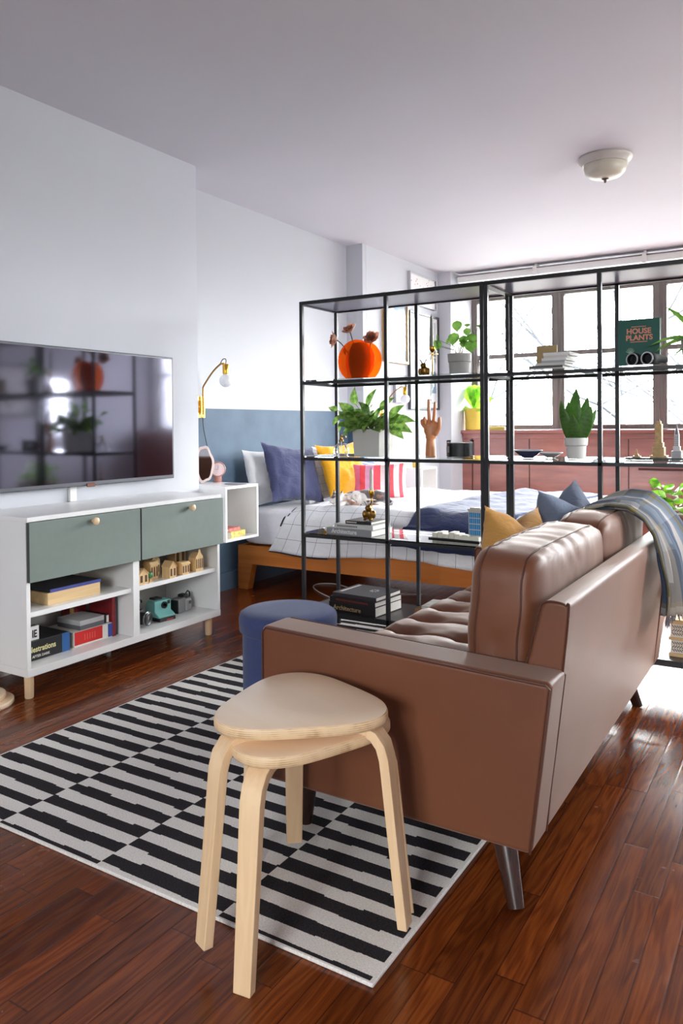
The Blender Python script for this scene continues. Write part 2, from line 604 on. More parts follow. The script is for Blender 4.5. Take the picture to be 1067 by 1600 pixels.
        for x in (m if isinstance(m, (list, tuple)) else [m]):
            me.materials.append(x)
        o = bpy.data.objects.new(name, me)
        COL.objects.link(o)
        if parent:
            o.parent = parent
        elif org is not None:
            o.location = org
        if rot is not None:
            o.rotation_euler = rot
        if remesh:
            md = o.modifiers.new('remesh', 'REMESH')
            md.mode = 'VOXEL'
            md.voxel_size = remesh
            md.use_smooth_shade = True
            ms = o.modifiers.new('smooth', 'SMOOTH')
            ms.iterations = 6
            ms.factor = .6
        if solid:
            md = o.modifiers.new('solidify', 'SOLIDIFY')
            md.thickness = solid
            md.offset = 0
        if bevel:
            md = o.modifiers.new('bevel', 'BEVEL')
            md.width = bevel
            md.segments = seg
            md.limit_method = 'ANGLE'
            md.angle_limit = R(35)
            md.harden_normals = True
        if sub:
            md = o.modifiers.new('subsurf', 'SUBSURF')
            md.levels = md.render_levels = sub
        return o


def copy_tree(o, parent=None):
    c = o.copy()
    COL.objects.link(c)
    if parent:
        c.parent = parent
    for ch in [x for x in COL.objects if x.parent == o]:
        copy_tree(ch, c)
    return c


def words(text, name, m, parent, loc, rot, size, extrude=.0004, align='LEFT', bold=0.0, xs=1.0):
    """raised or printed lettering as a mesh"""
    cu = bpy.data.curves.new(name, 'FONT')
    cu.body = text
    cu.size = size
    cu.extrude = extrude
    cu.offset = bold
    cu.align_x = align
    cu.resolution_u = 3
    tmp = bpy.data.objects.new(name, cu)
    COL.objects.link(tmp)
    bpy.context.view_layer.update()
    me = bpy.data.meshes.new_from_object(tmp.evaluated_get(bpy.context.evaluated_depsgraph_get()))
    bpy.data.objects.remove(tmp)
    me.materials.clear()
    me.materials.append(m)
    o = bpy.data.objects.new(name, me)
    COL.objects.link(o)
    o.parent = parent
    o.location = loc
    o.rotation_euler = rot
    o.scale = (xs, 1, 1)
    return o


def leaf(mb, base, d, nrm, L, W, prof, bend=.3, fold=.25, n=7):
    base, d, nrm = Vector(base), Vector(d).normalized(), Vector(nrm)
    nrm = (nrm - d * nrm.dot(d)).normalized()
    s = d.cross(nrm)
    vs, fs, uvs = [], [], []
    for i in range(n + 1):
        t = i / n
        k = t * (len(prof) - 1)
        a = int(min(k, len(prof) - 2))
        w = (prof[a] + (prof[a + 1] - prof[a]) * (k - a)) * W / 2
        p = base + d * L * t * (1 - bend * t * .25) - nrm * L * bend * t * t
        dn = nrm * (w * fold)
        vs += [p - s * w + dn, p, p + s * w + dn]
        uvs += [(0, t), (.5, t), (1, t)]
    for i in range(n):
        a = i * 3
        fs += [(a, a + 3, a + 4, a + 1), (a + 1, a + 4, a + 5, a + 2)]
    mb.add(vs, fs, uvs)


HEART = [0.1, .72, .98, 1.0, .9, .72, .5, .26, .02]
OVAL = [.1, .55, .85, 1.0, 1.0, .9, .7, .4, .03]
ROUND = [.05, .78, .97, 1.0, .97, .85, .62, .3, .02]
OBOV = [.1, .3, .45, .62, .82, 1.0, 1.0, .8, .05]
LANCE = [.45, .75, .92, 1.0, 1.0, .95, .8, .5, .02]


def wrinkle(p, s, a):
    return noise.noise(Vector(p) * s) * a


def pillow(name, label, cat, m, c, w, h, t, rot, group=None, seed=0, dent=0.0, pinch=.10, parts=None):
    """square pillow, thickness t, pulled-in edges; local X width, Z height, Y thickness"""
    mb = MB()
    N = 26
    for side in (-1, 1):
        def fn(u, v, side=side):
            a, b = u * 2 - 1, v * 2 - 1
            px = a * w / 2 * (1 - pinch * (1 - b * b) * abs(a) ** 3)
            pz = b * h / 2 * (1 - pinch * (1 - a * a) * abs(b) ** 3)
            th = ((1 - abs(a) ** 2.6) * (1 - abs(b) ** 2.6)) ** .55
            y = side * t / 2 * th
            wr = (wrinkle((px * 1.4 + seed, side * 2, pz), 9, .016) + wrinkle((px + seed, side * 3.3, pz * 2.2), 19, .008)) * th ** .4
            if dent:
                pz -= dent * math.exp(-(a / .35) ** 2) * max(0, b) ** 2
                y += side * dent * .15 * math.exp(-(a / .3) ** 2) * th
            return Vector((px, y + wr, pz))
        mb.grid(fn, N, N, lambda u, v: (u * w, v * h))
    o = mb.build(name, m, smooth=True, sharp=80)
    o.location = c
    o.rotation_euler = rot
    return tag(o, label, cat, group)


def struct(o):
    o['kind'] = 'structure'
    return o


# ------------------------------------------------------------------ the room
struct(MB().box((-3.7, -3.0, -.12), (2.0, 8.0, 0)).build('floor', FLOOR, org=(0, 0, 0), smooth=False))
struct(MB().box((-3.7, -3.0, 2.65), (2.0, 8.0, 2.8)).build('ceiling', CEIL, smooth=False))
# left wall: the nearer part stands forward, the recess holds the bed
struct(MB().box((-3.7, -3.0, 0), (-3.10, 3.42, 2.65)).build('wall_left', WHITE, smooth=False))
struct(MB().box((-3.7, 3.42, 0), (-3.40, 5.63, 2.65)).build('wall_recess', TWO, smooth=False))
struct(MB().box((-3.7, 5.63, 0), (-3.241, 5.69, 2.65)).build('trim_1', TWO, smooth=False))
struct(MB().box((-3.7, 5.69, 0), (-3.24, 7.8, 2.65)).build('wall_far_left', WHITE, smooth=False))
struct(MB().box((-3.24, 7.16, 0), (-3.10, 7.72, 2.65)).build('trim_2', WHITE, smooth=False))
struct(MB().box((-3.40, 3.44, 0), (-3.385, 5.61, .12)).build('baseboard_recess', mat('blue_baseboard', (86, 108, 130), .5), smooth=False))
struct(MB().box((-3.10, -2.98, 0), (-3.083, 3.42, .10)).build('baseboard_left', GREY_WHITE, smooth=False))


def wall_with_holes(name, m, axis, at, thick, lo, hi, holes):
    """wall in the plane axis=at; holes = (a0, a1, z0, z1)"""
    mb = MB()
    def bx(a0, a1, z0, z1):
        if a1 - a0 < 1e-4 or z1 - z0 < 1e-4:
            return
        if axis == 'Y':
            mb.box((a0, at, z0), (a1, at + thick, z1))
        else:
            mb.box((at, a0, z0), (at + thick, a1, z1))
    x = lo
    for h in holes:
        bx(x, h[0], 0, 2.65)
        bx(h[0], h[1], 0, h[2])
        bx(h[0], h[1], h[3], 2.65)
        x = h[1]
    bx(x, hi, 0, 2.65)
    return struct(mb.build(name, m, smooth=False))


BAYS = [(-3.10, -2.18), (-2.18, -1.22), (-1.22, -.26), (-.26, .70), (.70, 1.70)]
wall_with_holes('wall_window', WHITE, 'Y', 7.72, .14, -3.24, 1.8, [(-3.10, 1.70, 1.06, 2.46)])
wall_with_holes('wall_right', WHITE, 'X', 1.80, .14, -3.0, 7.72, [(3.6, 5.1, 1.15, 2.15), (6.02, 6.42, 1.0, 1.75)])
wall_with_holes('wall_back', WHITE, 'Y', -2.94, .14, -3.1, 1.8, [(-.6, .8, 1.2, 2.2)])  # unseen wall; its opening is added to let in fill light


def window(n, x0, x1, y, z0, z1, depth=.07, axis='Y', bar=None, stile=.062):
    def P(a, d, z):
        return (a, d, z) if axis == 'Y' else (d, a, z)
    w = MB()
    w.box(P(x0, y, z0), P(x0 + stile, y + depth, z1)).box(P(x1 - stile, y, z0), P(x1, y + depth, z1))
    w.box(P(x0 + stile, y, z0), P(x1 - stile, y + depth, z0 + .04)).box(P(x0 + stile, y, z1 - .05), P(x1 - stile, y + depth, z1))
    o = struct(w.build('window_%d' % n, FRAME_BROWN, smooth=True, bevel=.003))
    if bar:
        MB().box(P(x0 + stile, y - .008, bar - .022), P(x1 - stile, y + depth - .01, bar + .022)).build('crossbar', FRAME_BROWN, o, bevel=.003)
    MB().box(P(x0 + stile * .3, y - .012, z0 + .02), P(x0 + stile * .6, y + .002, z1 - .05)).build('stile_bead', FRAME_BROWN, o)
    MB().box(P(x0 + stile, y + .035, z0 + .04), P(x1 - stile, y + .039, z1 - .05)).build('pane', PANE, o, smooth=False)
    return o


for i, (a, b) in enumerate(BAYS):
    window(i + 1, a, b, 7.72, 1.06, 2.46, bar=1.82)
window(6, 3.6, 5.1, 1.83, 1.15, 2.15, axis='X', bar=1.55)
window(7, 6.02, 6.42, 1.83, 1.0, 1.75, axis='X', bar=1.4)
window(8, -.6, .1, -2.90, 1.2, 2.2, bar=1.7)  # invented window pair behind the camera, added as fill for the near side
window(9, .1, .8, -2.90, 1.2, 2.2, bar=1.7)  # second half of the added fill window

# radiator cover with framed panels under the windows
pc = thing('radiator_cover', 'long reddish brown wooden radiator cover with framed panels under the windows', 'radiator cover', (-.75, 7.56, 0))
ORG = pc.location.copy()
MB().box((-3.10, 7.44, 0), (1.78, 7.715, 1.015)).build('body', MAHOG, pc, org=ORG, smooth=False)
MB().box((-3.10, 7.395, 1.015), (1.78, 7.715, 1.05)).build('top', MAHOG, pc, org=ORG, bevel=.004)
for s in (-2.99, -2.39, -1.45, -.5, .45, 1.4):
    MB().box((s - .004, 7.432, .05), (s + .004, 7.441, .962)).build('joint', LEATHER_SEAM, pc, org=ORG, smooth=False)
mb = MB()
mb.box((-3.09, 7.425, .965), (1.78, 7.44, 1.015))
mb.build('rail', MAHOG, pc, org=ORG, bevel=.003)
MB().box((-1.36, 7.415, .675), (-.55, 7.44, .695)).build('grip_rail', mat('dark_wood_grip', (84, 40, 36), .5), pc, org=ORG, bevel=.003)

# white blind box and rail under the ceiling
tr = thing('curtain_track', 'long white blind box with thin dark rail under the ceiling by the windows', 'curtain rail', (-.7, 7.3, 2.6))
ORG = tr.location.copy()
MB().box((-3.06, 7.24, 2.545), (1.76, 7.36, 2.605)).build('blind_box', GREY_WHITE, tr, org=ORG, bevel=.004)
MB().box((-3.07, 7.225, 2.603), (1.77, 7.37, 2.612)).build('rail', mat('grey_rail', (120, 116, 118), .4), tr, org=ORG)
for x in (-2.26, -1.27, -.3, .7):
    b = MB().box((x - .018, 7.22, 2.535), (x + .018, 7.245, 2.62)).box((x - .012, 7.26, 2.61), (x + .012, 7.34, 2.652))
    b.build('bracket', GREY_WHITE, tr, org=ORG, bevel=.002)

# bare trees outside the windows
BARK = mat('dark_bark', (58, 60, 63), .9, var=.2, spec=.0)  # bark colour set dark so the branches show against the bright sky


def tree(loc, h, seed, label):
    rnd = random.Random(seed)
    T = thing('bare_tree', label, 'tree', loc, group=None)
    trunk, br = MB(), MB()
    trunk.tube([(0, 0, 0), (.1, 0, h * .35), (-.05, .1, h * .7), (.1, 0, h)], [.16, .13, .08, .03], 8)

    def grow(p, d, L, r, lev):
        pts, rr = [p], [r]
        for i in range(4):
            d = (d + Vector((rnd.uniform(-.35, .35), rnd.uniform(-.35, .35), rnd.uniform(-.15, .3)))).normalized()
            p = p + d * L / 4
            pts.append(p)
            rr.append(r * (1 - .2 * (i + 1)))
            if lev > 0:
                dd = (d + Vector((rnd.uniform(-1, 1), rnd.uniform(-1, 1), rnd.uniform(-.4, .6)))).normalized()
                grow(p, dd, L * .6, r * .5, lev - 1)
        br.tube(pts, rr, 5, caps=False)
    for k in range(12):
        z = h * (.15 + .07 * k)
        a = rnd.uniform(0, 6.28)
        grow(Vector((0, 0, z)), Vector((math.cos(a), math.sin(a), .35)), h * .36, .05, 2)
    trunk.build('trunk', BARK, T)
    br.build('branches', BARK, T)


tree((-7.5, 17.5, -4.5), 10.5, 3, 'bare tree seen through the windows left of the snake plant')
tree((-3.2, 15.5, -4.5), 10.0, 5, 'bare tree outside the window behind the green plant book')
tree((.6, 14.0, -4.5), 9.5, 8, 'bare tree outside behind the rightmost window of the picture')

# ceiling lamp
L = thing('ceiling_lamp', 'white flush ceiling lamp with frosted bowl and small finial', 'ceiling lamp', (-1.02, 4.60, 2.65))
MB().lathe([(.02, 0), (.148, 0), (.152, -.008), (.146, -.022), (.135, -.03), (.128, -.045), (.02, -.045)], seg=48).build('base', mat('cream_metal', (196, 190, 184), .4), L)
MB().lathe([(.118, -.04), (.12, -.055), (.112, -.085), (.09, -.108), (.05, -.121), (.0, -.124)], seg=48).build('shade', mat('frosted_cream_glass', (206, 200, 184), .35, var=.05), L)
MB().lathe([(.0, -.12), (.018, -.121), (.022, -.127), (.008, -.132), (.006, -.146), (.0, -.148)], seg=20).build('finial', mat('dull_nickel', (126, 116, 108), .35, 1.0), L)

# ------------------------------------------------------------------ rug
rug = MB().box((0, 0, 0), (1.6, 2.40, .009)).build('striped_rug', RUG, bevel=.003)
rug.location = (-2.337, 1.298, .0005)
tag(rug, 'black and white striped flatweave rug under the sofa and stools', 'rug')

# ------------------------------------------------------------------ television
T = thing('television', 'large flat black television with glossy screen above the white cabinet', 'television', (-3.06, 2.56, .825))
MB().box((-.0, -.59, 0), (.024, .588, .672)).build('frame', mat('dark_grey_bezel', (84, 84, 90), .4, .5), T, bevel=.004)
MB().box((-.025, -.35, .12), (0, .35, .52)).build('rear_housing', DARK, T, bevel=.006)
MB().box((.0236, -.578, .020), (.0252, .575, .660)).build('screen', TV_SCREEN, T, smooth=False)
g = MB().box((.024, -.02, -.006), (.031, .03, .012))
g.build('sensor_badge', mat('brown_badge', (110, 72, 58), .35, .6), T, bevel=.003)
cc = thing('cable_cover', 'white cable cover strip on the wall below the television', 'cable cover', (-3.10, 2.50, .75))
MB().box((0.0005, -.02, 0), (.018, .02, .09)).build('channel', GREY_WHITE, cc, bevel=.003)

# ------------------------------------------------------------------ low cabinet under the television
CX0, CX1, CY0, CY1, CZ0, CZ1 = -3.082, -2.70, 1.952, 3.135, .10, .750
cab = thing('media_cabinet', 'low white cabinet with two grey-green flap doors and open shelves', 'cabinet', (-2.90, 2.54, 0))
ORG = cab.location.copy()
TH = .019
MB().box((CX0, CY0, CZ0 + .0325), (CX1, CY0 + TH, CZ1 - TH)).build('side_panel', GREY_WHITE, cab, org=ORG, bevel=.0012)
MB().box((CX0, CY1 - TH, CZ0 + .0325), (CX1, CY1, CZ1 - TH)).build('side_panel', GREY_WHITE, cab, org=ORG, bevel=.0012)
MB().box((CX0, CY0 - .001, CZ1 - TH), (CX1 + .012, CY1 + .001, CZ1)).build('top', GREY_WHITE, cab, org=ORG, bevel=.0012)
MB().box((CX0, CY0, CZ0), (CX1 + .002, CY1, CZ0 + .032)).build('bottom', GREY_WHITE, cab, org=ORG, bevel=.0012)
MB().box((CX0, 2.522, CZ0 + .032), (CX1, 2.560, CZ1 - TH)).build('divider', GREY_WHITE, cab, org=ORG, bevel=.0012)
MB().box((CX0, CY0 + TH, CZ0 + .032), (CX0 + .006, CY1 - TH, CZ1 - TH)).build('back_panel', BACKING, cab, org=ORG, smooth=False)
for a, b in ((CY0 + TH + .001, 2.521), (2.561, CY1 - TH - .001)):
    s = MB().box((CX0 + .01, a, .337), (CX1 - .012, b, .358)).build('shelf', GREY_WHITE, cab, org=ORG, bevel=.001)
for k, (a, b) in enumerate(((CY0 + .003, 2.552), (2.560, CY1 + .008))):
    d = MB().box((CX1 + .002, a, .486), (CX1 + .020, b, .729)).build('flap_door', GREENGREY, cab, org=ORG, bevel=.0012)
    MB().box((CX1 + .0025, a - .0009, .487), (CX1 + .0198, a - .0001, .728)).build('door_edge', DARK_EDGE, d, org=ORG, smooth=False)
    y = (2.272, 2.884)[k]
    MB().lathe([(.0, 0), (.006, 0), (.006, .012), (.013, .016), (.0165, .022), (.0155, .029), (.009, .033), (0, .034)], seg=24).build('knob', BIRCH_Z, d).matrix_local = Matrix.Translation(Vector((CX1 + .020, y, .703)) - ORG) @ Matrix.Rotation(R(90), 4, 'Y')
for x in (CX1 - .045, CX0 + .05):
    for y in (CY0 + .04, CY1 - .045):
        MB().lathe([(.0, .0), (.0155, .0), (.018, .004), (.0195, .1), (0, .1)], (x, y, 0), 20).build('leg', BIRCH_Z, cab, org=ORG)
MB().cyl((-2.92, 2.56, 0), (-2.92, 2.56, .1), .014).build('middle_leg', mat('grey_plastic', (150, 150, 150), .4), cab, org=ORG)


def add_box_thing(name, label, cat, lo, hi, m, rotz=0.0, bevel=.001, group=None):
    lo, hi = Vector(lo), Vector(hi)
    c = Vector(((lo.x + hi.x) / 2, (lo.y + hi.y) / 2, lo.z))
    t = thing(name, label, cat, c, rotz, group)
    return t, c


# left bay: wooden case with blue board, games and boxes
SH, BT = .3582, .1325
t = thing('wooden_box', 'shallow pale wooden box with dark blue lid on the left shelf', 'box', (-2.87, 2.235, SH))
MB().box((-.115, -.14, 0), (.115, .14, .052)).build('case', wood('pale_box_wood', (196, 160, 112), (220, 188, 140), .5, 'Y', 30), t, bevel=.0012)
MB().box((-.112, -.13, .052), (.117, .142, .0665)).build('lid', mat('dark_board_top', (38, 38, 46), .4), t, bevel=.001)
MB().box((.1172, -.13, .0525), (.1182, .142, .066)).build('lid_edge', mat('blue_printed_edge', (58, 66, 140), .5), t, smooth=False)

t = thing('board_game_box', 'black party game box with cream lettering on the bottom left shelf', 'game box', (-2.905, 2.105, BT))
MB().box((-.12, -.122, 0), (.12, .122, .082)).build('box', mat('black_game_card', (24, 25, 28), .45), t, bevel=.0015)
MB().box((.1203, .082, .0), (.1210, .1225, .082)).build('blue_end', mat('blue_card', (40, 92, 150), .45), t, smooth=False)
words('Telestrations', 'title', mat('cream_ink', (236, 228, 170), .6), t, (.1212, -.103, .036), (R(90), 0, R(90)), .0335, bold=.0007, xs=.86)
words('AFTER DARK', 'subtitle', PAPER, t, (.1212, -.068, .012), (R(90), 0, R(90)), .0150, bold=.0003)
t2 = thing('letter_card', 'white card with black capital letters standing on the game box', 'card', (-2.80, 2.045, BT + .0822))
MB().box((-.012, -.05, 0), (.0, .038, .058)).build('card', GREY_WHITE, t2, smooth=False)
words('IE', 'letters', DARK, t2, (.0006, .004, .012), (R(90), 0, R(90)), .044, bold=.0012, xs=.72)

t = thing('boxed_game', 'white box with red front panel beside the black game box', 'game box', (-2.89, 2.362, BT))
MB().box((-.10, -.105, 0), (.10, .118, .066)).build('box', PAPER, t, bevel=.001)
MB().box((.1002, -.104, .008), (.1012, .052, .066)).build('red_panel', mat('bright_red_card', (206, 34, 30), .5), t, smooth=False)
MB().box((.1002, .085, .004), (.1012, .117, .064)).build('blue_panel', mat('royal_blue_card', (44, 66, 150), .5), t, smooth=False)
mb = MB()
for k in range(5):
    mb.box((.1013, -.05 + k * .014, .022), (.1016, -.046 + k * .014, .05))
mb.build('printed_lines', mat('pinkish_ink', (232, 96, 88), .5), t, smooth=False)
t = thing('grey_box', 'two-tone grey box lying on the red and white box', 'box', (-2.88, 2.372, BT + .0662))
MB().box((-.075, -.075, 0), (.08, .062, .020)).build('base', mat('dark_grey_card', (96, 97, 100), .5), t, bevel=.001)
MB().box((-.075, -.075, .020), (.08, .062, .042)).build('lid', mat('light_grey_card', (178, 178, 178), .5), t, bevel=.001)
t = thing('black_case', 'small black case beside the grey box on the red one', 'case', (-2.88, 2.449, BT + .0662))
MB().box((-.07, -.013, 0), (.078, .014, .040)).build('case', DARK, t, bevel=.003)
MB().box((.0782, .0, .004), (.079, .0135, .036)).build('white_label', PAPER, t, smooth=False)


def book(name, label, loc, dims, mcov, rotz=0.0, spine='y-', group=None, cat='book', upright=False, mpage=None):
    """lying book: dims (along spine, depth, thickness); spine faces local -Y"""
    w, d, h = dims
    t = thing(name, label, cat, loc, rotz, group)
    c = .0022
    cv = MB().box((-w / 2, -d / 2, 0), (w / 2, d / 2, c)).box((-w / 2, -d / 2, h - c), (w / 2, d / 2, h)).box((-w / 2, -d / 2, c), (w / 2, -d / 2 + c, h - c))
    cv.build('cover', mcov, t, smooth=False)
    MB().box((-w / 2 + .003, -d / 2 + c, c), (w / 2 - .003, d / 2 - .003, h - c)).build('pages', mpage or PAPER, t, smooth=False)
    return t


def upright_book(name, label, loc, dims, mcov, rotz=0.0, group=None):
    """standing book: dims (thickness, depth, height); spine faces local +X"""
    w, d, h = dims
    t = thing(name, label, 'book', loc, rotz, group)
    c = .0022
    MB().box((-d / 2, -w / 2, 0), (d / 2, -w / 2 + c, h)).box((-d / 2, w / 2 - c, 0), (d / 2, w / 2, h)).box((d / 2 - c, -w / 2 + c, 0), (d / 2, w / 2 - c, h)).build('cover', mcov, t, smooth=False)
    MB().box((-d / 2 + .003, -w / 2 + c, .003), (d / 2 - c, w / 2 - c, h - .003)).build('pages', PAPER, t, smooth=False)
    return t


RED_BOOK = mat('dark_red_cloth', (126, 28, 34), .55, var=.2, scale=30)
upright_book('book', 'dark red upright book with spine text on bottom shelf', (-2.868, 2.482, BT), (.020, .16, .195), RED_BOOK)
upright_book('book', 'grey-blue upright book between red book and cabinet divider', (-2.875, 2.505, BT), (.018, .15, .192), mat('slate_blue_cloth', (74, 86, 98), .55))
t = thing('game_box', 'upright red and gold patterned box behind the grey box', 'box', (-2.99, 2.425, BT))
MB().box((-.03, -.055, 0), (.03, .040, .188)).build('box', mat('red_patterned_card', (138, 34, 34), .5, var=.5, scale=60), t, bevel=.001)
MB().box((.0302, -.055, 0), (.031, -.03, .188)).build('gold_end', mat('gold_patterned_card', (150, 116, 60), .5, var=.6, scale=90), t, smooth=False)

# right bay, upper shelf: little wooden houses
HOUSE = wood('raw_birch_ply', (206, 170, 118), (226, 192, 142), .6, 'Z', 30)
DKSLOT = mat('dark_window_opening', (86, 58, 36), .8)


def house(label, loc, w, d, h, style, cols, rotz=0.0):
    """front faces local +X; w along Y"""
    T = thing('toy_house', label, 'toy house', loc, rotz, 'little wooden houses on the cabinet shelf')
    if style == 'gable':
        poly = [(-w / 2, 0), (w / 2, 0), (w / 2, h * .68), (0, h), (-w / 2, h * .68)]
        MB().prism(poly, -d / 2, d / 2, 'YZ').build('walls', HOUSE, T, smooth=False)
        rf = MB()
        a = math.atan2(h * .32, w / 2)
        for s in (-1, 1):
            c = Vector((0, s * w / 4, h * .84 + .0015))
            L_ = math.hypot(w / 2, h * .32) / 2 + .003
            rf.box(c - Vector((d / 2 + .004, L_, .0015)), c + Vector((d / 2 + .004, L_, .0015)), Rot(rx=-s * a))
        rf.build('roof', HOUSE, T, smooth=False)
        top = h * .62
    elif style == 'flat':
        MB().box((-d / 2, -w / 2, 0), (d / 2, w / 2, h * .80)).build('walls', HOUSE, T, smooth=False)
        rf = MB().prism([(-d / 2 - .004, h * .80), (d / 2 + .006, h * .80), (d / 2 - .006, h), (-d / 2 + .006, h)], -w / 2 - .004, w / 2 + .004, 'XZ')
        rf.build('roof', HOUSE, T, smooth=False)
        top = h * .74
    else:
        poly = [(-w / 2, 0), (w / 2, 0), (w / 2, h * .66), (w * .46, h * .70), (w * .3, h * .76), (w * .22, h * .84), (w * .14, h * .88), (w * .12, h), (-w * .12, h), (-w * .14, h * .88), (-w * .22, h * .84), (-w * .3, h * .76), (-w * .46, h * .70), (-w / 2, h * .66)]
        MB().prism(poly, d / 2 - .006, d / 2, 'YZ').build('stepped_front', HOUSE, T, smooth=False)
        poly = [(-w / 2, 0), (w / 2, 0), (w / 2, h * .62), (0, h * .86), (-w / 2, h * .62)]
        MB().prism(poly, -d / 2, d / 2 - .006, 'YZ').build('walls', HOUSE, T, smooth=False)
        top = h * .6
    wn = MB()
    for k in range(cols):
        y = -w / 2 + w * (k + .5) / cols
        q = w / cols * .24
        wn.box((d / 2, y - q, top * .22), (d / 2 + .0008, y + q, top * .95))
    wn.build('windows', DKSLOT, T, smooth=False)
    return T


HZ = SH
house('little low wooden house half hidden by the divider', (-2.750, 2.612, HZ), .058, .05, .072, 'gable', 2)
house('little flat-roofed wooden house with two slots behind the green tree', (-2.79, 2.722, HZ), .050, .05, .088, 'flat', 3)
house('little wooden house with pointed gable front in the middle of the row', (-2.738, 2.795, HZ), .046, .052, .080, 'gable', 2)
house('low wide wooden house with slanted roof right of the gabled one', (-2.742, 2.893, HZ), .052, .05, .064, 'flat', 3)
house('tall wooden house with stepped gable front at the right end', (-2.745, 2.998, HZ), .054, .05, .112, 'stepped', 4)
house('small stepped wooden house behind the gabled one', (-2.86, 2.80, HZ), .06, .05, .115, 'stepped', 2)
house('tall wooden house standing at the back between low house and stepped house', (-2.90, 3.02, HZ), .08, .05, .125, 'flat', 2)
house('wooden house at the back left by the divider', (-2.89, 2.63, HZ), .06, .05, .105, 'gable', 2)
GREENPAINT = mat('green_painted_wood', (34, 110, 62), .5)


def toy_tree(label, loc):
    T = thing('toy_tree', label, 'toy tree', loc, group='little green wooden trees among the houses')
    MB().cyl((0, 0, 0), (0, 0, .022), .003, seg=10).build('trunk', HOUSE, T)
    MB().ball((0, 0, .034), (.008, .016, .017)).build('crown', GREENPAINT, T)
    MB().box((-.008, -.012, 0), (.008, .012, .003)).build('foot', HOUSE, T)


toy_tree('little green wooden tree in front of the flat-roofed house', (-2.735, 2.664, HZ))
toy_tree('little green wooden tree behind the stepped house at the right', (-2.775, 3.048, HZ))

# cameras on the lower right shelf
t = thing('instant_camera', 'mint green instant camera with black base in the cabinet', 'camera', (-2.835, 2.822, BT), R(-6))
MINT = mat('mint_plastic', (120, 182, 176), .35)
MB().prism([(-.05, .018), (.062, .018), (.062, .026), (.028, .045), (.028, .098), (-.03, .100), (-.05, .06)], -.052, .052, 'XZ').build('body', MINT, t, bevel=.004)
MB().box((-.05, -.05, 0), (.066, .05, .019)).build('base', DARK, t, bevel=.003)
MB().cyl((.026, .006, .074), (.036, .006, .074), .0175, seg=28).build('lens_ring', DARK, t)
MB().cyl((.036, .006, .074), (.0375, .006, .074), .011, seg=24).build('lens', SCREEN, t)
MB().box((.028, .028, .076), (.0305, .044, .094)).build('viewfinder', DARK, t, bevel=.001)
MB().box((-.045, -.03, .098), (.0, .02, .108)).build('flash_hump', DARK, t, bevel=.004)
MB().box((.0665, -.008, .004), (.0672, .035, .010)).build('base_stripe', mat('red_stripe', (170, 60, 50), .5), t, smooth=False)
t = thing('film_camera', 'silver grey compact film camera at the right of the mint one', 'camera', (-2.845, 2.998, BT), R(8))
MB().box((-.028, -.056, 0), (.022, .0, .078)).build('body', mat('satin_silver', (150, 150, 150), .35, .5), t, bevel=.006)
MB().box((-.026, .0, .0), (.028, .052, .070)).build('lens_cover', mat('silver_plastic', (166, 166, 168), .35, .4), t, bevel=.012, seg=3)
MB().box((-.03, -.062, .0), (.016, -.055, .07)).build('grip', DARK, t, bevel=.003)
MB().box((-.024, -.01, .068), (.018, .03, .092)).build('flash', DARK, t, bevel=.005)
MB().tube([(0, .03, .09), (0, .05, .1), (0, .066, .09), (0, .066, .07), (0, .052, .06)], .004, 8).build('strap', DARK, t)
MB().cyl((.028, .03, .045), (.031, .03, .045), .009, seg=20).build('lens', SCREEN, t)
t = thing('slr_camera', 'black camera with large lens beside the cabinet divider', 'camera', (-2.835, 2.645, BT), R(14))
MB().box((-.03, -.06, 0), (.02, .06, .075)).build('body', DARK, t, bevel=.006)
MB().prism([(-.03, .075), (.03, .075), (.016, .098), (-.016, .098)], -.028, .018, 'YZ').build('prism_housing', DARK, t, bevel=.003)
MB().lathe([(.030, 0), (.031, .03), (.029, .032), (.033, .034), (.033, .052), (.028, .054), (.022, .050), (0, .046)], seg=32).build('lens', mat('black_satin_lens', (40, 40, 42), .3), t).matrix_local = Matrix.Translation((.02, .025, .037)) @ Matrix.Rotation(R(90), 4, 'Y')
MB().lathe([(.0325, .040), (.0345, .041), (.0345, .045), (.0325, .046)], seg=32, ring=True).build('lens_ring', mat('grey_ring', (150, 150, 150), .3, .6), t).matrix_local = Matrix.Translation((.02, .025, .037)) @ Matrix.Rotation(R(90), 4, 'Y')
MB().tube([(0, -.055, .07), (.0, -.03, .1), (0, .03, .11), (0, .07, .12), (-.01, .09, .1)], .004, 8).build('strap', DARK, t)

# stepped round wooden base at the left edge of the picture
t = thing('wooden_stand', 'pale wooden stepped round base on the floor left of the cabinet leg', 'stand', (-2.84, 1.835, 0))
MB().lathe([(.0, 0), (.122, 0), (.127, .006), (.127, .017), (.122, .021), (0, .021)], seg=56).build('lower_disc', BIRCH, t)
MB().lathe([(.0, .021), (.093, .021), (.097, .027), (.097, .042), (.092, .047), (0, .047)], seg=56).build('upper_disc', BIRCH, t)
MB().lathe([(.0, .047), (.06, .047), (.063, .052), (.055, .066), (0, .066)], seg=48).build('hub', BIRCH, t)
MB().cyl((0, 0, .06), (0, 0, .30), .012).build('post', BIRCH_Z, t)

# ------------------------------------------------------------------ ottoman
t = thing('ottoman', 'round dark blue felt storage ottoman behind the sofa arm', 'ottoman', (-1.727, 2.402, .0098))
MB().lathe([(0, 0), (.172, 0), (.176, .004), (.176, .322), (0, .322)], seg=64).build('drum', OTT, t)
MB().lathe([(0, .316), (.183, .316), (.188, .320), (.190, .365), (.186, .381), (.172, .390), (.10, .394), (0, .395)], seg=64, ).build('lid', OTT, t, sharp=60)

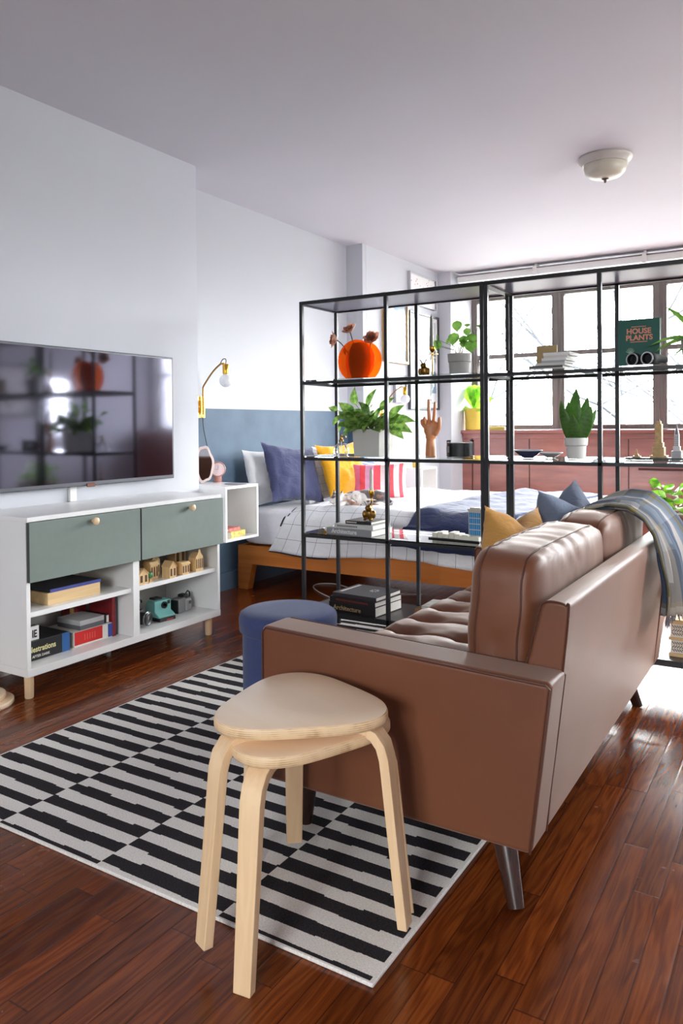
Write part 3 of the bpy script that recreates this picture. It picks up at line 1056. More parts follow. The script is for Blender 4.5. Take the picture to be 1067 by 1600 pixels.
# ------------------------------------------------------------------ stools
def stool(label, loc, rz):
    T = thing('wooden_stool', label, 'stool', loc, rz, 'bentwood stools')
    def rr(th, k=1.0):
        return (.178 * (1 + .135 * math.cos(3 * th)) + .002 * math.cos(6 * th)) * k
    N = 90
    vs, fs = [], []
    rings = [(.0, .450), (.55, .450), (.93, .4505), (.985, .4485), (1.0, .443), (1.0, .430), (.985, .4265), (0, .4265)]
    for k, z in rings:
        for i in range(N):
            th = 2 * PI * i / N
            r = rr(th, k)
            vs.append((r * math.cos(th), r * math.sin(th), z))
    mb = MB()
    for a in range(len(rings) - 1):
        edge = 1 if 3 <= a <= 5 else 0
        q = [(a * N + i, (a + 1) * N + i, (a + 1) * N + (i + 1) % N, a * N + (i + 1) % N) for i in range(N)]
        o_ = len(mb.v)
        for f in q:
            if edge:
                mb.mi[len(mb.f)] = 1
            mb.f.append(list(f))
    mb.v = [Vector(p) for p in vs]
    mb.build('seat', [BIRCH, PLY], T, sharp=50)
    # leg path in the radial plane
    path = [(.075, .4165), (.125, .4165), (.158, .413), (.182, .402), (.198, .382), (.206, .355), (.210, .32), (.222, .2), (.243, 0)]
    # finer
    for k in range(3):
        an = 2 * PI * k / 3
        lm = MB()
        hw, ht = .0240, .0108
        pv = []
        for i, (r, z) in enumerate(path):
            a, b = path[max(0, i - 1)], path[min(len(path) - 1, i + 1)]
            dr, dz = b[0] - a[0], b[1] - a[1]
            l_ = math.hypot(dr, dz)
            nr, nz_ = -dz / l_, dr / l_
            if i == len(path) - 1:
                nr, nz_ = 1, 0
            w = hw * (1 - .18 * max(0, (.35 - z) / .35))
            for sw, sn in ((-1, -1), (1, -1), (1, 1), (-1, 1)):
                R_ = r + nr * ht * sn
                Z_ = z + nz_ * ht * sn
                pv.append(Vector((R_ * math.cos(an) - sw * w * math.sin(an), R_ * math.sin(an) + sw * w * math.cos(an), max(0, Z_))))
        ff = []
        n = len(path)
        for i in range(n - 1):
            for q in range(4):
                q2 = (q + 1) % 4
                ff.append((i * 4 + q, i * 4 + q2, (i + 1) * 4 + q2, (i + 1) * 4 + q))
        ff += [(3, 2, 1, 0), tuple((n - 1) * 4 + i for i in range(4))]
        lm.add(pv, ff)
        lm.build('leg', BIRCH_Z, T, bevel=.002)
    return T


stool('lower birch stool of the stack, partly covered, feet on rug and floor', (-.979, 1.402, .0), R(-83))
stool('upper birch stool of the stack with its whole triangular seat visible', (-.979, 1.403, .0445), R(-111))

# ------------------------------------------------------------------ sofa
sofa = thing('leather_sofa', 'tan leather sofa with tufted seat and loose back cushions', 'sofa', (-.87, 2.46, .0))
ORG = sofa.location.copy()
SY0, SY1 = 1.620, 3.250
AT = .118


def slab(poly_xz, y0, y1, name, bev=.018):
    return MB().prism(poly_xz, y0, y1, 'XZ').build(name, LEATHER, sofa, org=ORG, bevel=bev, seg=4)


armpoly = [(-1.255, .168), (-.522, .168), (-.474, .552), (-1.255, .578)]
for y0 in (SY0, SY1 - AT):
    a = slab(armpoly, y0, y0 + AT, 'arm', .014)
    pm = MB()
    for yy in (y0 + .006, y0 + AT - .006):
        c = [(-1.25, yy, .172), (-1.25, yy, .562), (-1.238, yy, .574), (-.488, yy, .5475), (-.4785, yy, .540), (-.525, yy, .172)]
        pm.tube([Vector((p[0], p[1] - (.0065 if yy < y0 + .05 else -.0065), p[2])) for p in c], .0028, 6)
    pm.build('piping', LEATHER_SEAM, a, org=ORG)
backpoly = rounded([(-.523, .166), (-.465, .703), (-.528, .705), (-.60, .42), (-.63, .166)], .02)
bk = slab(backpoly, SY0 + AT - .006, SY1 - AT + .006, 'back_panel', .009)
pm = MB()
yy = SY0 + AT - .008
pm.tube(spl([(-.521, yy, .175), (-.494, yy, .43), (-.4675, yy, .680), (-.474, yy, .698), (-.486, yy, .7035), (-.510, yy, .7045), (-.526, yy, .698), (-.533, yy, .685), (-.558, yy, .585), (-.58, yy, .5)]), .0028, 6)
pm.build('piping', LEATHER_SEAM, bk, org=ORG)
slab([(-1.225, .172), (-.60, .172), (-.60, .30), (-1.225, .30)], SY0 + AT, SY1 - AT, 'seat_base', .01)

# tufted seat cushion
x0, x1, y0, y1 = -1.252, -.60, SY0 + AT + .002, SY1 - AT - .002
NYB = 8
BUT_X = (-1.14, -.925, -.71)


def tuft(u, v):
    x, y = x0 + (x1 - x0) * u, y0 + (y1 - y0) * v
    bv = v * NYB
    fv = abs(bv - round(bv))
    # crease lines across the seat at every button row, buttons at crossings
    crease = math.exp(-(fv / .030) ** 2) * .006
    edge = min(u, 1 - u, v, 1 - v)
    rim = min(1, edge / .05)
    puff = .009 * max(0, math.sin(PI * fv)) ** .6
    iv = round(bv)
    btn = 0
    if 0 < iv < NYB:
        for bx_ in BUT_X:
            d = math.hypot((x - bx_) * .8, (bv - iv) * (y1 - y0) / NYB)
            btn += .022 * math.exp(-(d / .030) ** 2) + .010 * math.exp(-(d / .06) ** 2)
    z = .425 + puff - crease - btn + .004 * math.sin(u * PI)
    z = .40 + (z - .40) * rim ** .5 if rim < 1 else z
    return Vector((x, y, z + wrinkle((x, y, 0), 24, .002)))


sc_ = MB().grid(tuft, 80, 240)
sc_.box((x0, y0, .302), (x1, y1, .398))
sc_ = sc_.build('seat_cushion', LEATHER, sofa, org=ORG, sharp=50)
for bx_ in BUT_X[:2]:
    for j in range(1, NYB):
        p = (bx_, y0 + (y1 - y0) * j / NYB, .3945)
        MB().ball(p, (.011, .011, .006), 12).build('button', LEATHER, sc_, org=ORG)
MB().tube([(x0, y0, .402), (x0, y1, .402)], .004, 6).build('piping', LEATHER_SEAM, sc_, org=ORG)


def back_cushion(c, w, h, t, lean, seed):
    """plump boxed cushion: w along Y, h along Z, t along X, with wrinkles and seams"""
    n = 30
    mb = MB()

    def shape(px, py, pz):
        # unit cube point -> rounded, bulged cushion
        p = Vector((px, py, pz))
        k = 8.0
        L_ = (abs(px) ** k + abs(py) ** k + abs(pz) ** k) ** (1 / k)
        p = p / L_
        ax, ay, az = abs(p.x), abs(p.y), abs(p.z)
        x = p.x * t / 2 * (1 + .16 * (1 - ay ** 4) * (1 - az ** 2))
        y = p.y * w / 2 * (1 + .02 * (1 - az ** 2))
        z = p.z * h / 2 * (1 + .05 * (1 - ay ** 4) * (1 - ax ** 2))
        q = Vector((x, y, z))
        top = max(0, p.z) ** 3
        near = max(0, -p.y) ** 4
        # cross folds on the top and vertical folds on the end
        f = math.sin((y + .08 * noise.noise(q * 7 + Vector((seed, 0, 0)))) * 80 + 2 * noise.noise(q * 9)) * .0034 * top * (.4 + .6 * abs(p.x))
        f += wrinkle(q + Vector((seed, 0, 0)), 9, .0045) + wrinkle(q * 1.0 + Vector((seed, 3, 0)), 26, .0016)
        f += (math.sin(z * 45 + 3 * noise.noise(q * 6)) * .002) * near
        nn = Vector((p.x / t, p.y / w, p.z / h)).normalized()
        q += nn * f
        q.y -= 0
        return q
    for ax in range(3):
        for s in (-1, 1):
            def fn(u, v, ax=ax, s=s):
                a, b = math.tan((u * 2 - 1) * PI / 4), math.tan((v * 2 - 1) * PI / 4)
                c3 = [0, 0, 0]
                c3[ax] = s
                c3[(ax + 1) % 3] = a
                c3[(ax + 2) % 3] = b
                return shape(*c3)
            mb.grid(fn, n, n)
    # weld via small tolerance
    o = mb.build('back_cushion', LEATHER, sofa, sharp=85)
    sm = MB()
    for s in (-1, 1):
        pts = []
        K = 72
        for i in range(K + 1):
            a = 2 * PI * i / K
            pts.append(shape(s * .62, math.cos(a) * 1.0 / max(abs(math.cos(a)), abs(math.sin(a))), math.sin(a) / max(abs(math.cos(a)), abs(math.sin(a)))) * 1.004)
        sm.tube(pts, .0026, 6, caps=False)
    sm.build('piping', LEATHER_SEAM, o)
    o.location = Vector(c) - ORG
    o.rotation_euler = (0, lean, 0)
    return o


back_cushion((-.642, 2.108, .614), .72, .372, .172, R(3.5), 0)
back_cushion((-.642, 2.798, .616), .655, .376, .172, R(3.5), 5)
for (fx, fy, tx, ty) in ((-.578, 1.685, -.635, 1.745), (-1.200, 1.742, -1.192, 1.750), (-.584, 3.150, -.635, 3.095), (-1.200, 3.120, -1.165, 3.090)):
    MB().tube([(fx, fy, .010 if fx < -1 else .001), (tx, ty, .172)], [.0185, .031], 20).build('leg', WALNUT, sofa, org=ORG)

pillow('throw_pillow', 'ochre square pillow with pointed corner on the near sofa seat', 'pillow', OCHRE, (-.850, 2.53, .640), .40, .38, .15, (R(-10), R(6), R(82)), seed=3, dent=.05, pinch=.14)
pillow('throw_pillow', 'grey-blue square pillow with two pointed corners on the far sofa seat', 'pillow', BLUEGREY, (-.79, 2.94, .672), .37, .42, .17, (R(-12), R(-3), R(84)), seed=9, dent=.07, pinch=.16)

# ------------------------------------------------------------------ throw blanket over the sofa back
def plaid():
    t = NT('blue_and_cream_plaid_weave')
    sep = t.n('SeparateXYZ', {0: t.n('TexCoord').outputs['UV']})
    u, v = sep.outputs[0], sep.outputs[1]
    def band(s, stops, scale):
        nd = t.n('ValToRGB', {0: t.math('FRACT', t.math('MULTIPLY', s, scale))})
        cr = nd.color_ramp
        cr.interpolation = 'CONSTANT'
        while len(cr.elements) < len(stops):
            cr.elements.new(.5)
        for e, (p, c) in zip(cr.elements, stops):
            e.position = p
            e.color = srgb(*c)
        return nd.outputs[0]
    B, C, O, W_ = (62, 72, 92), (176, 168, 158), (116, 106, 66), (112, 122, 134)
    a = band(v, [(0, O), (.05, B), (.30, O), (.33, W_), (.52, B), (.70, C), (.86, W_)], 2.2)
    b = band(u, [(0, B), (.42, O), (.46, C), (.62, B), (.80, O), (.84, W_)], 1.7)
    ck = t.mix(.38, a, b)
    nz = t.n('TexNoise', {'Vector': t.n('TexCoord').outputs['Object'], 'Scale': 350.0}).outputs[0]
    nrm = t.n('Bump', {'Height': nz, 'Strength': .4, 'Distance': .002}).outputs[0]
    return t.finish(bsdf(t, ck, .95, normal=nrm, sheen=.05, spec=.1).outputs[0])


PLAID = plaid()
TP = [(-.78, .62), (-.768, .70), (-.735, .775), (-.67, .808), (-.60, .822), (-.535, .815), (-.485, .78), (-.455, .73), (-.438, .67), (-.430, .60), (-.427, .53), (-.426, .48), (-.426, .455)]


def along(path, s):
    ls = [0]
    for a, b in zip(path, path[1:]):
        ls.append(ls[-1] + math.hypot(b[0] - a[0], b[1] - a[1]))
    d = s * ls[-1]
    for i in range(len(path) - 1):
        if d <= ls[i + 1] + 1e-9:
            k = (d - ls[i]) / max(1e-9, ls[i + 1] - ls[i])
            return (path[i][0] + (path[i + 1][0] - path[i][0]) * k, path[i][1] + (path[i + 1][1] - path[i][1]) * k), ls[-1]
    return path[-1], ls[-1]


def throw_pt(u, v, lift=0.0, ya=2.70, yb=3.20):
    (x, z), L_ = along(TP, u)
    spread = .5 + .5 * math.cos(u * PI)
    y = ya + (yb - ya) * v + .09 * max(0, u - .45) * (1 - v)
    fold = math.sin(v * 15 + u * 2.0) * .012 * (.25 + u) + wrinkle((x, y * 2, z), 6, .012)
    down = max(0, min(1, (u - .55) / .2))
    x += fold * (.3 + .7 * down) + .055 * v * down + lift * down
    z += (fold * .7 + .004 + .02 * v) * (1 - down) + lift * (1 - down)
    return Vector((x, y, z))


thr = thing('throw_blanket', 'blue and cream plaid fringed blanket draped over the far sofa back', 'blanket', (-.55, 3.0, .8))
ORG = thr.location.copy()
MB().grid(lambda u, v: throw_pt(u, v), 60, 50, lambda u, v: (u * .95, v * .58)).build('cloth', PLAID, thr, org=ORG, solid=.006, sharp=80)
MB().grid(lambda u, v: throw_pt(.18 + .82 * u, v, -.010, 2.715, 2.84), 50, 8, lambda u, v: (u * .9, .30 + v * .12)).build('folded_layer', PLAID, thr, org=ORG, solid=.005, sharp=80)
fr = MB()
rnd = random.Random(4)
for i in range(150):
    v = (i + .5) / 150
    for lay in (0,):
        p = throw_pt(1.0, v)
        q = p + Vector((rnd.uniform(-.008, .008), rnd.uniform(-.008, .008), -rnd.uniform(.028, .045)))
        m_ = (p + q) / 2 + Vector((rnd.uniform(-.004, .004), rnd.uniform(-.004, .004), 0))
        fr.tube([p + Vector((0, 0, .003)), m_, q], [.0016, .0014, .0007], 4, caps=False)
tag(fr.build('fringe', mat('blue_grey_yarn', (104, 104, 112), .9, var=.4, scale=60), thr, org=ORG), kind='stuff')

# ------------------------------------------------------------------ glass shelf units
SY, SD = 3.256, .355
PW = .0175
LV = [.955 + .390, .955, .558]


def shelf_unit(x0, label):
    T = thing('shelf_unit', label, 'shelf unit', (x0, SY, 0), 0)
    W, D, H = 1.0, SD, 1.75
    h = PW
    for px, py in ((0, 0), (W - h, 0), (0, D - h), (W - h, D - h), (W * .502 - h / 2, 0), (W * .502 - h / 2, D - h)):
        MB().box((px, py, 0), (px + h, py + h, H - .018)).build('post', BLACK_METAL, T, bevel=.001)
    rt = .014
    fr_ = MB()
    fr_.box((0, 0, H - .018), (W, h, H)).box((0, D - h, H - .018), (W, D, H)).box((0, h, H - .018), (h, D - h, H)).box((W - h, h, H - .018), (W, D - h, H))
    fr_.build('top_rails', BLACK_METAL, T, bevel=.001)
    MB().box((h, h, H - .012), (W - h, D - h, H - .002)).build('top_panel', BLACK_GLASS, T, smooth=False)
    for z in LV:
        for k, (a, b) in enumerate((((h, 0, z - .0225), (W - h, .012, z - .007)), ((h, D - .012, z - .0225), (W - h, D, z - .007)), ((0, h, z - .0225), (.012, D - h, z - .007)), ((W - .012, h, z - .0225), (W, D - h, z - .007)))):
            MB().box(a, b).build('rail', BLACK_METAL, T, bevel=.001)
        MB().box((.003, .003, z - .0065), (W - .003, D - .003, z - .0005)).build('glass_shelf', SHELF_GLASS, T, smooth=False)
    z = .165
    for a, b in (((h, 0, z - .026), (W - h, .012, z)), ((h, D - .012, z - .026), (W - h, D, z)), ((0, h, z - .026), (.012, D - h, z)), ((W - .012, h, z - .026), (W, D - h, z))):
        MB().box(a, b).build('rail', BLACK_METAL, T, bevel=.001)
    MB().box((.012, .012, z - .014), (W - .012, D - .012, z - .0005)).build('bottom_panel', mat('dark_grey_shelf', (58, 56, 58), .3), T, smooth=False)
    return T


shelf_unit(-2.253, 'left black metal shelf unit with glass shelves, holding the orange vase')
shelf_unit(-1.251, 'right black metal shelf unit with glass shelves, holding the snake plant')
Z1, Z2, Z3, ZB = LV[0], LV[1], LV[2], .1652

# --- unit 1, upper glass shelf
def tinted(name, col, rough=.05, dens=.5, tcol=None):
    t = NT(name)
    tr_ = t.n('BsdfTransparent', {'Color': srgb(*(tcol or col))}).outputs[0]
    p = bsdf(t, srgb(*col), rough, spec=.6).outputs[0]
    tl = t.n('BsdfTranslucent', {'Color': srgb(*col)}).outputs[0]
    pp = t.n('MixShader', {0: .6, 1: p, 2: tl}).outputs[0]
    return t.finish(t.n('MixShader', {0: dens, 1: tr_, 2: pp}).outputs[0])


ORANGE = tinted('orange_acrylic', (255, 122, 14), dens=.30, tcol=(255, 178, 84))
DEEPRED = tinted('deep_red_acrylic', (128, 20, 16), dens=.85)
t = thing('round_vase', 'round orange and red acrylic vase on the upper left glass shelf', 'vase', (-1.995, 3.43, Z1))


def flat_disc(r, zc, half, y0, y1, seg=64, flat=.012):
    pts = []
    for i in range(seg):
        a = 2 * PI * i / seg
        x, z = r * math.cos(a), zc + r * math.sin(a)
        if abs(x) <= half and z >= 0:
            pts.append((x, z))
        elif z < 0 and abs(x) <= half:
            pts.append((x, 0))
    return pts


disc = [(r_x, max(0, z)) for r_x, z in [(.108 * math.cos(2 * PI * i / 72), .098 + .108 * math.sin(2 * PI * i / 72)) for i in range(72)]]
for yy, rz in ((-.040, 0), (.036, 0)):
    MB().prism(disc, yy, yy + .004, 'XZ').build('round_side', ORANGE, t, smooth=False)
red = MB()
prof = []
for i in range(25):
    z = .192 * i / 24
    prof.append((.066 * math.sqrt(max(.05, 1 - ((z - .098) / .118) ** 2)), z))
red.lathe([(max(.001, r - .003), z) for r, z in prof] , seg=40, sy=.52)
red.lathe(prof, seg=40, sy=.52)
red.build('inner_vessel', DEEPRED, t)

PETAL = leaf_mat('dried_pink_petals', (176, 112, 92), (226, 176, 146), scale=70)
STEM = mat('dark_stem', (46, 40, 36), .7)


def dried_flower(label, tip, face, bx):
    T = thing('dried_flower', label, 'flower', (bx, 3.43, Z1 + .05), group='dried flowers in the orange vase')
    org = T.location.copy()
    tip = Vector(tip)
    b = Vector((bx, 3.43, Z1 + .05))
    mid = Vector(((b.x * .5 + tip.x * .5), 3.43, Z1 + .19 if abs(tip.x - bx) > .08 else (b.z + tip.z) / 2))
    pts = []
    for i in range(13):
        s = i / 12
        pts.append(b.lerp(mid, s).lerp(mid.lerp(tip, s), s))
    MB().tube(pts, .0028, 7).build('stem', STEM, T, org=org)
    pm = MB()
    f = Vector(face).normalized()
    s1 = f.cross(Vector((0, 1, 0))).normalized()
    s2 = f.cross(s1)
    rnd = random.Random(int(tip.x * 1000))
    for ring, (n, ln, op) in enumerate(((9, .031, 1.25), (9, .029, .9), (7, .024, .55), (5, .018, .25))):
        for k in range(n):
            a = 2 * PI * (k + .5 * ring) / n + rnd.uniform(-.15, .15)
            side = s1 * math.cos(a) + s2 * math.sin(a)
            d = (f * math.cos(op) + side * math.sin(op)).normalized()
            leaf(pm, tip - f * .008, d, f * math.sin(op) - side * math.cos(op), ln * 1.45 * rnd.uniform(.85, 1.15), .034, OBOV, -.35, .3, 5)
    pm.ball(tip + f * .008, .010, 8)
    pm.build('petals', PETAL, T, org=org, sharp=80)
    lm = MB()
    leaf(lm, pts[7], Vector((.3, -.4, -.8)), Vector((0, -1, .2)), .05, .018, OVAL, .2, .2)
    lm.build('leaf', leaf_mat('dusty_green_leaf', (94, 104, 84), (118, 124, 100)), T, org=org)


dried_flower('dried pink flower drooping left of the orange vase', (-2.138, 3.43, 1.563), (-1, -.5, .1), -2.02)
dried_flower('dried pink flower standing highest above the orange vase', (-2.052, 3.43, 1.600), (-.25, -.6, 1), -1.99)
dried_flower('dried pink flower at the right above the orange vase', (-1.922, 3.43, 1.552), (.25, -.9, .5), -1.97)


def figurine(label, loc, s=1.0, rz=0.0):
    T = thing('animal_figurine', label, 'figurine', loc, rz, 'golden figurines')
    b = MB().ball((0, 0, .034 * s), (.022 * s, .019 * s, .030 * s), 18).ball((0, -.012 * s, .060 * s), (.017 * s, .015 * s, .016 * s), 16)
    b.ball((.024 * s, -.003, .03 * s), (.011 * s, .012 * s, .020 * s), 12).ball((-.024 * s, -.003, .03 * s), (.011 * s, .012 * s, .020 * s), 12)
    for a in (-1, 1):
        b.ball((a * .014 * s, -.018 * s, .008 * s), (.010 * s, .015 * s, .008 * s), 10)
        b.ball((a * .009 * s, -.022 * s, .066 * s), .005 * s, 8)
    b.build('body', OLD_BRASS, T, remesh=.0022 * s)
    e = MB()
    for a in (-1, 1):
        e.tube([(a * .007 * s, -.012 * s, .072 * s), (a * .012 * s, -.013 * s, .084 * s), (a * .021 * s, -.014 * s, .093 * s)], [.0025 * s, .0022 * s, .0028 * s], 6)
    e.build('antennae', DARK, T)


figurine('small golden beetle figurine on the upper glass shelf left of the candlestick', (-1.627, 3.43, Z1), .92)


def candlestick(label, loc, h, group=None, cup=True):
    T = thing('candlestick', label, 'candlestick', loc, 0, group)
    MB().lathe([(0, 0), (.026, 0), (.026, .003), (.006, .006), (.0032, .012), (.0032, h * .70), (.006, h * .71), (.0032, h * .73), (.0032, h * .80), (.012, h * .86), (.016, h * .93), (.014, h), (.009, h), (0, h * .93)], seg=24).build('stem', BRASS, T)
    MB().lathe([(0, h * .74), (.028, h * .745), (.028, h * .755), (0, h * .752)], seg=28).build('drip_plate', BRASS, T)
    return T


candlestick('thin brass candlestick behind the golden beetle on the upper shelf', (-1.592, 3.45, Z1), .150)
c = thing('taper_candle', 'grey twisted taper candle in the upper shelf candlestick', 'candle', (-1.597, 3.45, Z1 + .1455))
MB().lathe([(0, 0), (.0105, 0), (.0085, .08), (.006, .148), (.003, .156), (0, .157)], seg=16).build('wax', mat('grey_green_wax', (122, 122, 108), .5), c)
MB().cyl((0, 0, .155), (0, 0, .166), .0008, seg=6).build('wick', DARK, c)

GREEN1 = leaf_mat('fresh_green_leaf', (76, 122, 44), (124, 168, 74))
GREEN2 = leaf_mat('pothos_leaf', (70, 122, 44), (158, 190, 100), scale=40)
GREEN3 = leaf_mat('bright_green_leaf', (82, 150, 30), (150, 200, 60))


def pot_lathe(prof, m, name, T, seg=40, c=(0, 0, 0)):
    return MB().lathe(prof, c, seg).build(name, m, T)


SOIL = mat('potting_soil', (52, 38, 28), .95, var=.4, scale=80, bump=.6, bscale=80)
t = thing('potted_pilea', 'round-leaved plant in grey rimmed pot on the upper left unit', 'potted plant', (-1.441, 3.43, Z1))
pot_lathe([(.0, 0), (.048, 0), (.0515, .062), (.0555, .066), (.057, .104), (.053, .104), (.051, .090), (0, .090)], TERRA, 'pot', t)
MB().lathe([(0, .088), (.0505, .092), (0, .094)], seg=24).build('soil', SOIL, t)
fl, st = MB(), MB()
pil = [(-.005, .235, .034, (0, -1, .1)), (.045, .205, .024, (.2, -1, .2)), (-.02, .175, .040, (-.1, -1, .3)), (.025, .168, .030, (.1, -.9, .4)), (.075, .172, .032, (.5, -.8, .4)), (.066, .135, .040, (.3, -.9, .3)), (.118, .225, .028, (.6, -.5, 1.2)), (-.108, .178, .034, (-.9, -.6, .1)), (-.120, .150, .034, (-.7, -.8, -.1)), (-.098, .150, .026, (-.5, -1, 0)), (.025, .150, .026, (0, -1, .5)), (.045, .238, .018, (.2, -.6, 1)), (-.055, .165, .02, (-.6, -.7, .3))]
for (dx, dz, r, nn) in pil:
    p = Vector((dx, -.01 - random.uniform(0, .03), dz))
    nn = Vector(nn).normalized()
    dd = (Vector((dx * .6, 0, -.6)) - nn * Vector((dx * .6, 0, -.6)).dot(nn)).normalized()
    leaf(fl, p - dd * r * .8, dd, nn, r * 1.6, r * 1.55, ROUND, .12, -.06, 9)
    st.tube([(dx * .05, 0, .085), (dx * .25, 0, .085 + (dz - .085) * .6), (p.x, p.y + .003, p.z)], .0014, 5)
fl.build('leaves', GREEN1, t, sharp=80)
st.build('stems', mat('green_stem', (110, 120, 80), .7), t)

# --- unit 1, middle glass shelf
t = thing('plant_mister', 'ribbed clear glass plant mister on the middle left shelf', 'plant mister', (-2.118, 3.44, Z2))
prof = [(0, 0), (.034, 0), (.037, .006), (.040, .022), (.036, .045), (.022, .058), (.012, .064), (.012, .072), (0, .072)]
mb = MB()
N = 48
for r, z in prof:
    pass
vs = []
for r, z in prof:
    for k in range(N):
        a = 2 * PI * k / N
        q = r * (1 + .06 * math.cos(a * 12) * (1 if .002 < z < .06 else 0))
        vs.append((q * math.cos(a), q * math.sin(a), z))
fs = [(i * N + k, i * N + (k + 1) % N, (i + 1) * N + (k + 1) % N, (i + 1) * N + k) for i in range(len(prof) - 1) for k in range(N)]
mb.add(vs, fs).build('bottle', CLEAR, t)
MB().lathe([(0, .070), (.013, .070), (.013, .080), (.007, .084), (.006, .096), (0, .097)], seg=20).box((-.004, -.004, .092), (.030, .004, .100)).cyl((0, 0, .095), (0, 0, .108), .004).build('pump', OLD_BRASS, t)
MB().cyl((0, 0, .01), (0, 0, .09), .0015, seg=6).build('tube', GREY_WHITE, t)

t = thing('potted_pothos', 'bushy pothos plant in square grey-white pot on the middle left shelf', 'potted plant', (-1.913, 3.42, Z2))
sq = MB()
a, b, h = .072, .078, .135
sq.add([(-a, -a, 0), (a, -a, 0), (a, a, 0), (-a, a, 0), (-b, -b, h), (b, -b, h), (b, b, h), (-b, b, h), (-b + .006, -b + .006, h), (b - .006, -b + .006, h), (b - .006, b - .006, h), (-b + .006, b - .006, h), (-b + .006, -b + .006, h - .02), (b - .006, -b + .006, h - .02), (b - .006, b - .006, h - .02), (-b + .006, b - .006, h - .02)],
       [(0, 3, 2, 1), (0, 1, 5, 4), (1, 2, 6, 5), (2, 3, 7, 6), (3, 0, 4, 7), (4, 5, 9, 8), (5, 6, 10, 9), (6, 7, 11, 10), (7, 4, 8, 11), (8, 9, 13, 12), (9, 10, 14, 13), (10, 11, 15, 14), (11, 8, 12, 15), (12, 13, 14, 15)])
sq.build('pot', mat('light_grey_fibre_clay', (198, 196, 190), .7), t, smooth=False)
MB().box((-.068, -.068, h - .019), (.068, .068, h - .012)).build('soil', SOIL, t)
fl, st = MB(), MB()
rnd = random.Random(21)
leaves = [((-.09, -.02, .33), (-.2, -.3, 1), .11), ((-.02, -.03, .31), (.6, -.2, 1), .13), ((.03, .02, .28), (.7, 0, .9), .12), ((-.215, 0, .288), (-1, 0, .4), .075), ((-.19, -.02, .235), (-.5, -.5, -.6), .07), ((-.155, -.04, .20), (-.4, -.6, -.8), .075), ((-.05, -.06, .165), (-.1, -.6, -.9), .08), ((.11, -.03, .225), (.9, -.1, .8), .12), ((.15, -.04, .195), (1, -.2, .25), .12), ((.14, -.05, .16), (1, -.3, -.05), .13), ((.13, -.05, .14), (.9, -.3, -.45), .11), ((-.1, -.04, .25), (-.6, -.4, .9), .12)]
for k in range(70):
    a = rnd.uniform(0, 2 * PI)
    r = rnd.uniform(.02, .12)
    z = rnd.uniform(.155, .27) - r * .25
    d = Vector((math.cos(a) + (-.2), math.sin(a) * .6 - .25, rnd.uniform(-.4, .9)))
    leaves.append(((r * math.cos(a) - .015, r * math.sin(a) * .7 - .01, z), d, rnd.uniform(.075, .115)))
for p, d, L_ in leaves:
    p, d = Vector(p), Vector(d).normalized()
    p.z = .14 + (p.z - .14) * .64
    L_ *= .88
    nn = Vector((rnd.uniform(-.3, .3), -.8, .7))
    leaf(fl, p, d, nn, L_, L_ * .58, HEART, rnd.uniform(.1, .45), .22, 8)
    st.tube([(p.x * .15, p.y * .15, .118), (p.x * .6, p.y * .5, .118 + (p.z - .118) * .7), p], .0016, 5)
fl.build('leaves', GREEN2, t, sharp=80)
st.build('stems', mat('pale_green_stem', (120, 140, 80), .7), t)

# wooden hand
HANDW = wood('orange_wood_hand', (196, 120, 72), (216, 146, 96), .4, 'Z', 30)
t = thing('hand_sculpture', 'wooden hand model with two raised fingers on the middle shelf', 'sculpture', (-1.600, 3.44, Z2), R(22))
hb = MB()
hb.tube([(0, 0, 0), (0, 0, .05), (0, 0, .085)], [.0315, .0290, .0255], 20, flat=.85)
hb.ball((0, 0, .095), (.026, .019, .018), 16)
for (cx, cz, rx, rz_) in ((0, .128, .034, .034), (-.012, .150, .026, .026), (.014, .150, .026, .026), (.0, .112, .028, .022)):
    hb.ball((cx, 0, cz), (rx, .0155, rz_), 18)
def finger(pts, r):
    for (p, q, a, b) in zip(pts, pts[1:], r, r[1:]):
        hb.tube([p, q], [a, b], 12)
        hb.ball(q, b * 1.03, 10)
    hb.ball(pts[0], r[0], 10)
finger([(-.006, -.001, .168), (-.008, -.002, .212), (-.009, -.001, .248), (-.009, 0, .276)], [.0095, .0088, .0080, .0070])
finger([(.015, -.001, .166), (.018, -.002, .205), (.0205, -.001, .236), (.0215, 0, .262)], [.0092, .0086, .0078, .0068])
finger([(-.024, -.001, .160), (-.028, -.014, .188), (-.028, -.034, .184), (-.026, -.033, .162)], [.0090, .0084, .0078, .0070])
finger([(-.034, 0, .148), (-.042, -.010, .176), (-.042, -.028, .172), (-.040, -.028, .156)], [.0084, .0078, .0070, .0062])
finger([(.024, -.006, .112), (.040, -.012, .138), (.043, -.018, .166), (.044, -.020, .186)], [.0135, .0115, .0098, .0080])
hb.build('hand', HANDW, t, remesh=.0022)

t = thing('jar_candle', 'wide black candle in clear glass with small label on the middle shelf', 'candle', (-1.432, 3.41, Z2))
MB().lathe([(0, .004), (.0625, .004), (.0625, .068), (0, .068)], seg=48).build('wax', mat('black_wax', (22, 22, 25), .5), t)
jm = MB().lathe([(0, .001), (.062, .001), (.0655, .005), (.0655, .080)], seg=48)
jm.f.pop()
jm.build('glass', CLEAR, t)
MB().add([(.0668 * math.sin(a), -.0668 * math.cos(a), z) for a in [R(-58 + 5 * k) for k in range(7)] for z in (.022, .052)], [(2 * k, 2 * k + 2, 2 * k + 3, 2 * k + 1) for k in range(6)]).build('paper_label', mat('grey_label', (150, 150, 150), .7), t)

